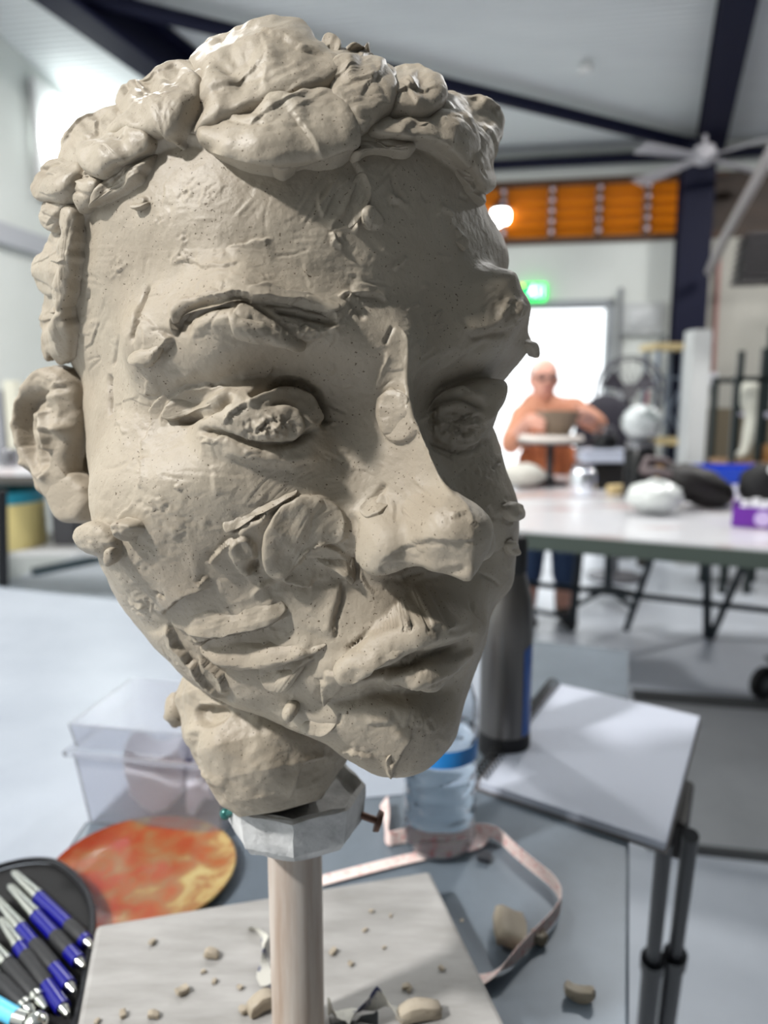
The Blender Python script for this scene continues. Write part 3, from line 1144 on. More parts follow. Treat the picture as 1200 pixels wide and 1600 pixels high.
T.edge([(252, 668), (256, 636), (275, 612), (305, 604), (345, 601), (362, 606)][::-1], 1.9, 16)
T.edge([(350, 665), (372, 640), (390, 628)], 2.0, 10)
T.comb([(305, 695), (345, 690), (355, 720), (320, 722)], 75, 4.2, 0.9, soft=5)
T.comb([(300, 662), (360, 640), (368, 672), (330, 680)], 75, 5, 0.7, soft=6)
T.crumb((335, 686), (22, 8), 3.0)
T.crumb((505, 665), (18, 14), 2.4)
T.crumb((390, 675), (14, 20), 2.4)
T.edge([(372, 592), (395, 590), (420, 585), (432, 570)], 1.2, 10)
T.groove([(508, 628), (525, 638), (542, 646)], 2.2, 1.3)

# --- far eye
T.ridge([(652, 672), (668, 640), (692, 618), (720, 610), (750, 618), (768, 632)], 6, 3.0)
T.groove([(664, 655), (686, 628), (712, 620), (742, 628), (762, 646)], 4.5, 3.6)
T.ridge([(680, 648), (705, 632), (735, 638), (752, 652)], 5, 2.4)
T.groove([(658, 676), (685, 696), (716, 706), (748, 694), (772, 678)], 5, 4.2)
T.groove([(664, 690), (690, 708), (712, 716)], 4, 2.6)
T.crumb((718, 664), (34, 24), 5.5, 0.15)
T.crumb((675, 650), (16, 22), 3.0)
T.edge([(690, 700), (725, 708), (760, 690)], 2.0, 12)
T.groove([(700, 580), (725, 560), (750, 540), (762, 528)], 5, 1.6)
T.groove([(640, 620), (655, 590), (690, 560), (720, 545)], 7, 1.5)
# far brow, crumbly
T.ridge([(700, 522), (735, 508), (770, 496), (800, 482), (822, 478)], 16, 2.8)
T.crumb((790, 485), (40, 22), 4.5, 0.12)
T.ridge([(772, 506), (780, 482), (795, 466)], 4, 2.6)
T.ridge([(800, 500), (806, 484), (812, 472)], 4, 2.6)
T.edge([(720, 524), (760, 514), (790, 512), (815, 505)], 2.4, 14)
T.groove([(730, 530), (765, 522), (800, 520)], 4, 2.2)

# --- nose
T.patch([(616, 694), (600, 682), (591, 655), (592, 624), (606, 609), (630, 612), (646, 636), (652, 672), (640, 690)], 2.6, 3)
T.edge([(640, 655), (662, 690), (682, 722), (702, 760), (726, 800), (752, 838)], 1.4, 26, taper=0.1)
T.groove([(572, 795), (586, 780), (597, 768), (604, 752)], 4, 2.6)
T.ridge([(580, 798), (592, 785), (602, 772)], 3.2, 1.6)
T.groove([(617, 816), (621, 800), (618, 782)], 2.2, 1.2)
T.edge([(644, 750), (660, 764), (676, 775)], 1.2, 8)
T.edge([(708, 812), (716, 803), (726, 808)], 1.4, 8)
T.edge([(588, 882), (615, 862), (650, 846), (700, 842), (742, 846)], 1.0, 30)
T.groove([(552, 798), (552, 826), (546, 855), (554, 882), (562, 905)], 5.5, 3.4)
T.edge([(566, 862), (560, 880), (566, 905), (582, 925), (600, 930)][::-1], 1.4, 10)
T.groove([(630, 903), (648, 896), (666, 892)], 4.5, 4.2)
T.patch([(590, 884), (620, 876), (640, 880), (640, 895), (612, 902), (594, 898)], -2.0, 3)
T.groove([(585, 900), (620, 908), (660, 905), (705, 898), (740, 880)], 6, 2.2)
T.comb([(560, 780), (640, 720), (700, 790), (740, 860), (640, 870), (570, 870)], 55, 6, 0.35)
T.crumb((735, 850), (16, 12), 1.4)
T.comb([(590, 690), (640, 690), (625, 720), (585, 740)], 28, 4.5, 0.6, soft=6)

# --- cheek swirl
T.patch([(412, 830), (432, 797), (465, 776), (500, 772), (545, 800), (545, 850), (500, 850), (476, 862), (462, 885), (440, 905), (418, 898), (408, 868)], 3.0, 3.0)
T.comb([(408, 850), (430, 798), (470, 774), (545, 790), (545, 850), (478, 858), (455, 900), (415, 898)], 0, 3.8, 0.55, bend=(560, 900), soft=5)
T.comb([(380, 740), (480, 720), (560, 760), (545, 800), (470, 770), (400, 800), (340, 790)], 0, 4.0, 0.5, bend=(560, 900), soft=10)
T.edge([(362, 834), (375, 822), (395, 812), (412, 806), (416, 792), (432, 790)][::-1], 4.20, 14)
T.groove([(362, 834), (388, 816), (412, 808)], 3.4, 2.8)
T.patch([(357, 852), (370, 838), (386, 834), (400, 850), (402, 872), (398, 896), (380, 897), (368, 880), (360, 868)], 3.4, 3)
T.blob((396, 881), (7, 9), -6.0)
T.edge([(324, 882), (340, 858), (355, 848), (372, 838)][::-1], 3.90, 12)
T.edge([(308, 906), (320, 894)][::-1], 3.60, 8)
T.ridge([(462, 884), (474, 862), (495, 850), (512, 845)], 4, 2.4)
T.patch([(474, 868), (490, 852), (515, 848), (545, 868), (555, 892), (545, 905), (520, 880), (495, 872)], 2.4, 3)
T.edge([(552, 908), (538, 890), (512, 876), (490, 872)], 3.00, 8)
T.edge([(492, 918), (462, 912), (436, 905)][::-1], 3.30, 14)
T.ridge([(394, 930), (406, 914), (430, 906)], 4, 1.6)
T.comb([(392, 930), (410, 905), (440, 900), (430, 930), (410, 945)], -45, 4.5, 0.9, soft=5)
T.groove([(534, 908), (532, 934), (524, 960), (518, 995)], 4.5, 2.0)
T.edge([(518, 998), (526, 955), (534, 930), (532, 905)], 2.70, 30)
T.crumb((440, 900), (16, 8), 2.2)
# --- smears of the lower cheek
T.edge([(252, 962), (268, 945), (295, 924), (330, 915)], 3.00, 30)
T.comb([(255, 962), (300, 925), (380, 920), (440, 930), (380, 965), (300, 970)], -18, 5, 0.8)
T.edge([(300, 1012), (330, 990), (370, 984), (410, 976), (440, 966), (456, 954)], 4.80, 34)
T.ridge([(325, 992), (370, 985), (412, 976), (440, 964)], 4, 1.8)
T.edge([(312, 1014), (325, 1024), (350, 1036), (400, 1040), (440, 1034), (485, 1020), (515, 1010)], 4.20, 30)
T.comb([(395, 1040), (450, 1030), (490, 1022), (470, 1050), (445, 1080), (410, 1072)], -52, 5, 1.3, soft=6)
T.comb([(310, 1010), (380, 990), (450, 985), (480, 1010), (400, 1030), (330, 1025)], -6, 6, 0.7)
T.patch([(300, 975), (320, 970), (335, 985), (325, 1005), (302, 1003)], 1.8, 3)
T.crumb((312, 992), (20, 18), 2.2)
T.edge([(258, 972), (278, 1005), (305, 1040), (335, 1075), (350, 1092)][::-1], 3.60, 22, taper=0.1)
T.edge([(310, 1022), (340, 1050), (352, 1070), (358, 1088)][::-1], 3.30, 14)
T.blob((356, 1090), (8, 10), -5.0)
T.blob((252, 1030), (8, 10), 2.6); T.blob((262, 1050), (9, 7), -3)
T.crumb((258, 1030), (22, 26), 1.2)
T.edge([(440, 1075), (470, 1045), (500, 1020)], 2.40, 24)
T.edge([(500, 1060), (505, 1088), (512, 1095)], 2.70, 14)
T.blob((506, 1090), (6, 7), 2)
# --- small marks of the side of the face
T.groove([(234, 442), (222, 478), (214, 508), (203, 540)], 3.6, 3.2)
T.groove([(190, 520), (181, 545), (176, 575)], 2.4, 1.4)
T.groove([(172, 582), (174, 618), (173, 655)], 3.6, 3.2)
T.edge([(213, 712), (220, 728), (217, 750), (212, 765)], 2.0, 12)
T.edge([(186, 655), (190, 668), (192, 680)], 1.2, 8)
T.groove([(138, 450), (137, 470)], 2.4, 1.4)
T.crumb((182, 415), (8, 16), 2.0)
T.crumb((222, 500), (8, 8), 2.6)
T.edge([(205, 780), (198, 795), (180, 808)], 1.4, 12)
T.edge([(272, 758), (280, 770)], 1.4, 8)
T.crumb((250, 790), (46, 16), 1.5)
T.crumb((300, 820), (50, 12), 1.2)
T.comb([(225, 740), (330, 715), (400, 735), (380, 770), (250, 770)], 4, 6, 0.55)
T.crumb((230, 860), (60, 40), 0.7)
T.crumb((250, 925), (10, 5), 3.0)
T.groove([(245, 921), (262, 927)], 2.4, 2.2)
T.edge([(255, 610), (235, 640), (240, 665), (225, 690), (218, 712)], 1.8, 18)
T.ridge([(250, 560), (285, 570), (300, 590), (262, 592)], 10, 1.2)
T.edge([(200, 935), (215, 950), (230, 945)], 1.8, 10); T.crumb((225, 945), (20, 14), 2.4)
# --- forehead
T.patch([(205, 318), (218, 306), (232, 308), (232, 322), (212, 328)], 2.6, 3)
T.comb([(450, 330), (500, 250), (560, 225), (575, 300), (520, 345), (470, 360)], -58, 5, 0.9)
T.comb([(340, 330), (400, 270), (450, 285), (400, 360)], -48, 5.5, 0.7)
T.comb([(580, 240), (630, 235), (620, 300), (580, 330)], -50, 4.5, 0.9, soft=8)
T.edge([(500, 290), (495, 320), (505, 345), (520, 300), (560, 270)], 1.2, 20)
T.edge([(542, 240), (560, 275), (582, 310), (560, 345)], 1.8, 24)
T.edge([(515, 362), (540, 330), (560, 280)], 1.4, 18)
T.groove([(606, 265), (612, 290), (625, 310), (636, 322)], 3, 1.8)
T.ridge([(600, 305), (618, 312), (638, 325)], 5, 2.2); T.crumb((620, 315), (22, 14), 2.6)
T.patch([(560, 338), (572, 326), (588, 332), (600, 350), (590, 362), (572, 358), (562, 350)], 2.8, 3)
T.comb([(505, 355), (560, 345), (560, 375), (510, 372)], 4, 5, 1.1, soft=5)
T.ridge([(517, 362), (522, 378), (536, 388)], 4, 2.4); T.crumb((525, 372), (14, 14), 2.2)
T.patch([(548, 355), (556, 346), (560, 362), (552, 368)], 3.4, 3)
T.ridge([(614, 422), (622, 412), (634, 402)], 3, 2.6, taper=0.05); T.crumb((625, 412), (12, 8), 2.0)
T.comb([(530, 395), (580, 410), (640, 470), (545, 455)], 6, 5.5, 0.7)
T.comb([(535, 380), (600, 380), (620, 400), (560, 430)], -62, 5, 0.6)
T.ridge([(684, 336), (688, 322), (700, 328), (708, 336)], 3.4, 2.8, taper=0.05)
T.patch([(709, 352), (722, 364), (728, 378), (724, 392), (716, 384), (710, 366)], 2.6, 2.5)
T.ridge([(678, 400), (695, 402), (705, 405)], 3, 1.8)
T.blob((663, 446), (5, 4), 1.8); T.groove([(655, 300), (666, 318)], 2.2, 1.6); T.groove([(720, 305), (735, 312)], 2.2, 1.8)
T.ridge([(637, 486), (644, 478), (654, 476)], 2.4, 2.2, taper=0.05)
T.patch([(676, 490), (690, 482), (692, 490), (680, 502), (676, 510)], 2.2, 3)
T.comb([(740, 440), (790, 440), (800, 470), (730, 500)], -35, 5, 0.9, soft=8)
T.edge([(604, 545), (596, 580), (582, 612)], 1.8, 16)
T.edge([(640, 630), (655, 560), (670, 500)], 1.3, 24)
T.groove([(601, 540), (610, 520), (617, 505)], 3, 1.6)
T.comb([(600, 500), (660, 490), (650, 620), (600, 610)], 98, 7, 0.6)
T.crumb((560, 450), (30, 40), 0.3); T.crumb((290, 300), (16, 14), 1.0); T.crumb((325, 305), (10, 9), 1.0); T.crumb((288, 370), (10, 12), 0.9)
T.edge([(430, 372), (380, 378), (350, 390)], 1.4, 26)
T.edge([(268, 408), (300, 412), (320, 420), (380, 415)], 1.0, 16); T.crumb((290, 405), (24, 8), 2.2)
T.crumb((500, 620), (60, 40), 0.6)
# --- mouth
T.patch([(522, 1046), (545, 1022), (575, 995), (600, 980), (640, 972), (684, 982), (690, 1002), (660, 1012), (620, 1026), (585, 1040), (560, 1058), (538, 1064)], 5.5, 10)
T.groove([(535, 1064), (565, 1060), (600, 1046), (640, 1036), (690, 1018), (745, 990)], 5, 4.6, taper=0.08)
T.edge([(540, 1066), (565, 1048), (600, 1030), (640, 1018)], 1.6, 10)
T.patch([(590, 1052), (640, 1042), (700, 1026), (740, 1005), (738, 1030), (700, 1060), (650, 1076), (610, 1072)], 3.6, 9)
T.edge([(580, 1062), (610, 1076), (650, 1080), (690, 1068), (730, 1040)], 2.2, 14)
T.groove([(560, 1070), (600, 1086), (660, 1090), (710, 1072)], 10, 1.8)
T.crumb((648, 1040), (20, 8), 2.0); T.crumb((670, 1064), (10, 6), 2.4)
T.ridge([(577, 1000), (592, 978), (612, 966)], 5, 2.0)
T.ridge([(646, 968), (656, 948), (668, 962), (684, 984)], 5, 2.2)
T.edge([(545, 1010), (570, 992), (585, 1004)], 1.6, 8)
T.groove([(540, 1018), (565, 995), (580, 985)], 3, 2.2)
T.groove([(735, 938), (738, 955), (752, 968), (765, 978)], 4, 2.6)
T.edge([(505, 1050), (530, 1052), (545, 1060)][::-1], 2.2, 22)
T.groove([(742, 895), (768, 905), (780, 915)], 2.6, 1.6)
T.groove([(700, 990), (725, 985), (745, 972)], 5, 2.0)
# --- chin
T.patch([(446, 1098), (462, 1096), (468, 1104), (462, 1118), (450, 1122), (445, 1110)], 4.2, 3)
T.edge([(472, 1135), (490, 1142), (506, 1147), (522, 1140), (524, 1132)][::-1], 2.2, 12)
T.blob((459, 1152), (5, 5), 2.6); T.blob((480, 1158), (5, 4), 2.6); T.blob((448, 1140), (6, 8), -2.4)
T.ridge([(612, 1188), (610, 1204), (614, 1222)], 5, 3.6, taper=0.05)
T.edge([(606, 1225), (622, 1190), (640, 1155), (648, 1140)], 1.8, 26)
T.edge([(500, 1180), (540, 1172), (575, 1180), (590, 1188)][::-1], 1.8, 14); T.crumb((545, 1180), (40, 10), 2.2)
T.crumb((660, 1130), (36, 22), 1.8); T.crumb((690, 1170), (20, 20), 1.4)
T.groove([(533, 1112), (528, 1135)], 2.2, 1.4); T.groove([(505, 1085), (500, 1100)], 2.4, 1.2)
T.edge([(570, 1135), (590, 1132), (615, 1132)], 1.0, 14)
# --- far cheek, seen edge on
T.crumb((795, 800), (14, 20), 4.0, 0.14); T.crumb((800, 850), (12, 14), 3.6, 0.14)
T.groove([(762, 790), (770, 806), (768, 815)], 3, 2.0); T.groove([(765, 735), (778, 720)], 3, 2.0)
T.groove([(715, 770), (730, 784)], 2.6, 1.6); T.groove([(755, 950), (768, 965)], 3, 2)
T.crumb((740, 760), (40, 50), 1.1)
# --- lump marks by the ear
T.crumb((160, 800), (30, 40), 0.7)

# --- many small incidental smears and nicks
rs = np.random.RandomState(21)
for k in range(230):
    cx, cy = rs.uniform(110, 800), rs.uniform(250, 1190)
    am = 0.45 if cy < 470 else 0.85
    if not inside(np.array([cx]), np.array([cy]), OUT)[0]:
        continue
    a = math.radians(rs.choice([-55, -35, -15, 10, 95]) + rs.uniform(-18, 18))
    ln = rs.uniform(8, 30)
    bend = rs.uniform(-0.3, 0.3) * ln
    p0 = (cx - math.cos(a) * ln, cy - math.sin(a) * ln); p2 = (cx + math.cos(a) * ln, cy + math.sin(a) * ln)
    pm = (cx - math.sin(a) * bend, cy + math.cos(a) * bend)
    q = rs.rand()
    if q < 0.55:
        T.edge([p0, pm, p2], am * rs.uniform(0.3, 0.9), rs.uniform(8, 26))
    elif q < 0.8:
        T.groove([p0, pm, p2], rs.uniform(1.6, 2.6), am * rs.uniform(0.3, 0.9))
    else:
        T.crumb((cx, cy), (rs.uniform(6, 16), rs.uniform(5, 10)), rs.uniform(0.6, 1.6))
for k in range(46):
    cx, cy = rs.uniform(140, 770), rs.uniform(260, 1150)
    a = rs.choice([-55, -40, -20, 5]) + rs.uniform(-15, 15)
    if 570 < cx < 730 and 880 < cy < 1010:
        continue
    s = rs.uniform(18, 50)
    T.comb([(cx - s, cy - s * .6), (cx + s * .4, cy - s), (cx + s, cy + s * .5), (cx - s * .3, cy + s)], a, rs.uniform(4, 6.5), rs.uniform(0.2, 0.5))

P3 = (flat + NRM.reshape(-1, 3) * (T.H * 0.001)[:, None]).reshape(NE, NA, 3)
# ------- meshes of the head
HEAD = empty('clay_head_sculpture', (float(HC[0]), float(HC[1]), 1.11), 'grey-brown wet clay portrait head on the wooden post, roughly modelled face and hair', 'sculpture')


def grid_mesh(name, P, m, parent, wrap=True):
    ne, na = P.shape[:2]
    V = P.reshape(-1, 3)
    r = np.arange(ne - 1)[:, None]; c = np.arange(na if wrap else na - 1)[None, :]
    c2 = (c + 1) % na
    Q = np.stack([r * na + c, r * na + c2, (r + 1) * na + c2, (r + 1) * na + c], -1).reshape(-1, 4)
    return mesh_np(name, V, Q, m, parent)


head_obj = grid_mesh('head_form', P3, CLAY, HEAD)

# surface map of the finished head, for laying clay pads onto it
u, v, dep = px(P3.reshape(-1, 3))
vd = CAM - P3.reshape(-1, 3)
fr_ = np.sum(vd * NRM.reshape(-1, 3), 1) > 0.0
DM = fill_map(make_dmap(u[fr_], v[fr_], dep[fr_]), wrap=0.0016)
DMs = box_blur(DM, 2)
vv, uu = np.meshgrid((np.arange(536) + 0.5) * CELL, (np.arange(402) + 0.5) * CELL, indexing='ij')
PM = CAM + DMs[..., None] * (FWD + RGT * ((uu - 600) / F)[..., None] + UPV * ((800 - vv) / F)[..., None])
gx = np.gradient(PM, axis=1); gy = np.gradient(PM, axis=0)
NM = np.cross(gy, gx)
NM /= np.linalg.norm(NM, axis=-1, keepdims=True) + 1e-12
if np.sum(NM[200, 150] * (CAM - PM[200, 150])) < 0:
    NM = -NM
NM = box_blur(NM, 4)
NM /= np.linalg.norm(NM, axis=-1, keepdims=True) + 1e-12


def surf(u, v):
    r = np.clip(v / CELL - 0.5, 0, 534); c = np.clip(u / CELL - 0.5, 0, 400)
    d = bil(DMs, r, c)
    P = CAM + d[..., None] * (FWD + RGT * ((u - 600) / F)[..., None] + UPV * ((800 - v) / F)[..., None])
    n = bil(NM, r, c)
    n /= np.linalg.norm(n, axis=-1, keepdims=True) + 1e-12
    return P, n


def resample(P, n):
    P = np.vstack([P, P[:1]])
    L = np.concatenate([[0], np.cumsum(np.hypot(*np.diff(P, axis=0).T))])
    t = np.linspace(0, L[-1], n, endpoint=False)
    return np.stack([np.interp(t, L, P[:, 0]), np.interp(t, L, P[:, 1])], 1)


def pad(name, outline, thick, parent=None, bulge=0.22, sink=3.0, n=120, m=30, tilt=(0, 0), comb=None, seed=0, rough=0.5, edge_pow=9.0, paint=None, frame=None, label=None, center=None, material=None, lip=0.0, free=None, fine=0.0, smear=False):
    """a pad of clay pressed on the head: outline in picture measure, thickness in mm"""
    O = resample(smooth(outline, 2, True), n)
    O = O + 2.2 * np.stack([vnoise(np.stack([O[:, 0] / 13, O[:, 1] / 13, np.full(n, seed + .7)], 1)), vnoise(np.stack([O[:, 0] / 13, O[:, 1] / 13, np.full(n, seed + 9.7)], 1))], 1)
    c = O.mean(0) if center is None else np.array(center, float)
    ts = np.concatenate([np.linspace(0.0, 0.86, m), np.linspace(0.89, 1.0, 9)])
    TT, KK = np.meshgrid(ts, np.arange(n), indexing='ij')
    U = c[0] + TT * (O[KK, 0] - c[0]); Vv = c[1] + TT * (O[KK, 1] - c[1])
    sf = surf if frame is None else frame
    P, N_ = sf(U, Vv)
    prof = (1 - TT ** edge_pow) ** 0.45
    sc = max(np.ptp(O[:, 0]), np.ptp(O[:, 1])) / 2
    H = thick * ((1 - bulge) * prof + bulge * np.sqrt(np.clip(1 - TT ** 2, 0, 1)))
    if free is not None:
        # one side stands free with a clean edge, the other is smeared into the surface
        fa_ = math.radians(free)
        sd_ = ((U - c[0]) * math.cos(fa_) + (Vv - c[1]) * math.sin(fa_))
        sd_ = sd_ / max(1.0, np.abs(sd_).max())
        sd_ = sd_ + 0.25 * fbm(np.stack([U.ravel() / 30, Vv.ravel() / 30, np.full(U.size, seed + 2.2)], 1), 1.0, 2).reshape(U.shape)
        if smear:
            H = H * sst(-0.5, 0.85, sd_) - 2.6 * (1 - sst(-0.75, 0.15, sd_))
        else:
            H = H * sst(-1.0, 0.35, sd_) - 2.0 * (1 - sst(-1.0, -0.45, sd_))
    H = H + (tilt[0] * (U - c[0]) + tilt[1] * (Vv - c[1])) / sc * prof + lip * np.exp(-((TT - 0.88) / 0.07) ** 2)
    Q = np.stack([U.ravel(), Vv.ravel(), np.full(U.size, seed * 7.3)], 1)
    H = H + (rough * 1.9 * fbm(Q, 1 / 38.0, 2) + rough * 0.3 * fbm(Q, 1 / 10.0, 2)).reshape(U.shape) * prof
    if fine:
        H = H + (fine * fbm(Q, 1 / 12.0, 2)).reshape(U.shape) * prof
    if comb:
        ang, wl, amp = comb
        amp *= 0.4; wl *= 0.7
        a = math.radians(ang)
        q = (-U * math.sin(a) + Vv * math.cos(a)).ravel(); l = (U * math.cos(a) + Vv * math.sin(a)).ravel()
        H = H + (amp * vnoise(np.stack([q / wl, l * 0.02, np.full(q.size, seed + .5)], 1)) + amp * .6 * vnoise(np.stack([q / wl * 2.2, l * 0.03, np.full(q.size, seed + 3.5)], 1))).reshape(U.shape) * prof
    if paint is not None:
        pt = Paint(U.ravel(), Vv.ravel(), np.ones(U.size))
        paint(pt)
        H = H + pt.H.reshape(U.shape) * np.minimum(1, prof * 1.5)
    top = P + N_ * (H * 0.001)[..., None]
    # rim: down to and under the surface, slightly undercut
    Pr, Nr = P[-1], N_[-1]
    ctr = P[0, 0]
    inw = ctr - Pr
    inw /= np.linalg.norm(inw, axis=1, keepdims=True) + 1e-12
    jag = (0.6 * fbm(np.stack([O[:, 0], O[:, 1], np.full(n, seed + .2)], 1), 1 / 10.0, 2))
    rims = []
    for hh, ii in ((0.30, -0.5), (0.0, 0.2), (-sink, 1.5)):
        hr = np.minimum(thick * hh if hh > 0 else hh, H[-1] - (0.3 if hh > 0 else 0.8))
        rims.append(Pr + Nr * (hr * 0.001)[:, None] + inw * ((ii + jag * 0.8) * 0.001)[:, None])
    bot = P[0:1, 0:1].repeat(n, 1) - N_[0:1, 0:1] * (sink * 0.001)
    G = np.concatenate([top, np.stack(rims), bot], 0)
    k2 = m // 2
    fn = np.cross(G[k2, 1] - G[k2, 0], G[k2 + 1, 0] - G[k2, 0])
    if np.dot(fn, N_[k2, 0]) < 0:
        G = G[:, ::-1]
    o = grid_mesh(name, G, material or CLAY, parent or HEAD)
    if label: o['label'] = label
    return o
# ------- hair: clumps of clay, each laid on separately (back ones first)
HP = [
    # outline, thickness, comb, free side (degrees, 0 right, 90 down)
    ([(288, 150), (300, 98), (325, 64), (375, 54), (430, 43), (466, 46), (480, 72), (505, 100), (535, 122), (500, 150), (440, 165), (380, 180), (335, 195), (300, 205)], 9, (-25, 9, .6), 20),
    ([(455, 60), (500, 66), (545, 80), (590, 98), (625, 118), (600, 140), (540, 132), (490, 120), (460, 90)], 6, (20, 8, .5), 60),
    ([(498, 72), (512, 66), (532, 74), (530, 88), (512, 92)], 6, None, -60),
    ([(534, 82), (548, 74), (575, 92), (590, 106), (560, 108)], 6, None, -50),
    ([(672, 132), (700, 148), (745, 162), (776, 184), (771, 210), (754, 240), (760, 300), (738, 296), (718, 250), (700, 200), (668, 180)], 9, (60, 8, 1.2), 20),
    ([(735, 160), (762, 170), (777, 188), (774, 208), (756, 230), (738, 210)], 8, None, 0),
    ([(590, 112), (628, 102), (658, 112), (678, 138), (690, 172), (655, 192), (615, 186), (596, 150)], 10, (30, 8, .5), 40),
    ([(96, 246), (136, 188), (188, 162), (225, 170), (190, 212), (150, 245), (128, 268), (100, 268)], 6, (-45, 8, .6), 140),
    ([(186, 178), (188, 148), (202, 140), (232, 128), (275, 98), (308, 92), (310, 130), (255, 168), (212, 192)], 6, (-30, 7, .6), 200),
    ([(168, 205), (200, 170), (232, 140), (256, 122), (285, 112), (312, 128), (318, 156), (306, 184), (292, 208), (286, 232), (277, 226), (272, 213), (245, 216), (212, 216), (185, 214)], 11, (-52, 7, .7), 55),
    ([(132, 246), (146, 214), (178, 200), (215, 202), (240, 214), (243, 238), (220, 250), (192, 260), (166, 282), (146, 272)], 10, (-20, 9, .5), 70),
    ([(160, 282), (188, 262), (225, 244), (244, 244), (230, 278), (204, 298), (180, 312), (148, 324), (152, 302)], 7, (-40, 6, 1.0), 60),
    ([(64, 290), (74, 264), (108, 232), (130, 250), (130, 290), (114, 320), (92, 316), (70, 316)], 10, (-50, 8, .7), 80),
    ([(122, 262), (140, 236), (152, 268), (162, 288), (150, 322), (132, 336), (120, 312)], 5, None, 60),
    ([(420, 146), (470, 126), (522, 112), (560, 108), (600, 120), (611, 148), (606, 178), (584, 196), (562, 208), (545, 204), (530, 186), (505, 172), (460, 160)], 11, (-18, 6, .9), 25),
    ([(530, 192), (548, 182), (570, 190), (576, 206), (560, 214), (538, 210)], 9, None, 90),
    ([(308, 196), (318, 170), (352, 154), (400, 142), (445, 132), (484, 142), (510, 160), (534, 184), (549, 212), (544, 238), (526, 258), (496, 262), (470, 258), (452, 268), (425, 272), (388, 263), (350, 247), (326, 224)], 12, (-8, 10, .6), 62),
    ([(422, 268), (445, 257), (464, 262), (457, 275), (444, 283), (428, 277)], 9, None, 90),
    ([(576, 210), (600, 172), (640, 154), (692, 178), (718, 190), (734, 218), (732, 252), (718, 266), (690, 243), (655, 227), (610, 220)], 10, (18, 9, .6), 80),
    ([(548, 248), (551, 226), (580, 216), (612, 220), (644, 233), (632, 249), (596, 243), (572, 242), (560, 256)], 7, None, 80),
    ([(708, 255), (728, 246), (748, 290), (755, 325), (738, 314), (720, 285)], 6, None, 60),
    ([(66, 320), (90, 308), (112, 316), (100, 345), (92, 368), (76, 350)], 6, None, 90),
    ([(90, 340), (112, 322), (131, 345), (130, 400), (124, 440), (116, 480), (106, 490), (94, 452), (86, 395)], 9, (88, 6, .8), 10),
    ([(58, 404), (72, 392), (80, 345), (100, 372), (106, 440), (90, 466), (66, 456)], 6, (80, 7, .9), 100),
    ([(62, 472), (80, 440), (108, 462), (121, 506), (117, 550), (103, 568), (92, 540), (84, 566), (72, 535)], 8, (80, 6, 1.2), 15),
    ([(86, 460), (104, 484), (114, 510), (104, 524), (90, 498)], 6, None, 0),
]


def hair_marks(seed, outline):
    """a few drag edges, dents and finger planes on one clump"""
    O = np.array(outline, float)
    c = O.mean(0); sx, sy = np.ptp(O, axis=0) / 2
    r_ = np.random.RandomState(400 + seed)

    def f(p):
        for j in range(5):
            a_ = math.radians(r_.choice([-40, -20, 10, 70]) + r_.uniform(-25, 25))
            q = c + r_.uniform(-.55, .55, 2) * (sx, sy)
            ln = r_.uniform(.3, .6) * max(sx, sy)
            d_ = np.array([math.cos(a_), math.sin(a_)]) * ln
            n_ = np.array([-d_[1], d_[0]]) * r_.uniform(-.35, .35)
            if j < 3:
                p.edge([q - d_, q + n_, q + d_], r_.uniform(0.5, 1.4), r_.uniform(14, 30))
            else:
                p.groove([q - d_, q + n_, q + d_], r_.uniform(2.0, 5), r_.uniform(.3, 0.9))
        p.blob(c + r_.uniform(-.4, .4, 2) * (sx, sy), (sx * .35, sy * .3), -1.5, ang=r_.uniform(0, 90))
        p.blob(c + r_.uniform(-.5, .5, 2) * (sx, sy), (sx * .3, sy * .3), 1.0, ang=r_.uniform(0, 90))
    return f


for k, (o_, th, cb, fr0) in enumerate(HP):
    O_ = np.array(o_, float); c0 = O_.mean(0)
    gr = 1.10 if th > 6 else 1.04
    big = np.ptp(O_, axis=0).max() > 50
    pad('hair_clump', [tuple(c0 + (p - c0) * gr) for p in O_], th * 0.78, comb=cb, free=fr0, seed=k + 1, n=130 if big else 80, m=34 if big else 20, rough=0.75, bulge=0.06, edge_pow=14, paint=hair_marks(k, o_) if big else None)

# ------- ear: a thick curled slab standing off the side of the head
ear_o = at_dep(92, 690, 0.402)
ear_n = np.array([-0.50, -0.86, 0.06]); ear_n /= np.linalg.norm(ear_n)


def ear_frame(U, Vv):
    dd = FWD + RGT * ((U - 600) / F)[..., None] + UPV * ((800 - Vv) / F)[..., None]
    t = np.dot(ear_o - CAM, ear_n) / (dd @ ear_n)
    P = CAM + dd * t[..., None]
    return P, np.broadcast_to(ear_n, P.shape).copy()


def ear_paint(p):
    p.patch([(48, 632), (62, 618), (92, 612), (104, 622), (98, 650), (110, 700), (108, 740), (88, 752), (66, 722), (52, 690)], -9.0, 12)
    p.groove([(60, 700), (56, 660), (62, 625), (80, 616), (108, 622)], 7, 5.5, taper=0.05)
    p.ridge([(52, 700), (44, 660), (52, 612), (76, 584), (104, 582), (130, 605)], 14, 3.5, taper=0.05)
    p.ridge([(74, 640), (76, 680), (82, 720), (96, 742)], 9, 5.0, taper=0.1)
    p.ridge([(96, 640), (103, 670), (100, 705)], 9, 7.0, taper=0.12)
    p.ridge([(118, 610), (120, 650), (112, 680)], 12, 4.0)
    p.blob((124, 673), (8, 9), 4.5); p.blob((96, 738), (8, 10), 5.0); p.blob((50, 725), (9, 7), 3.5)
    p.groove([(58, 730), (72, 745), (84, 770), (90, 790)], 6, 4)
    p.crumb((118, 592), (20, 12), 2.0)


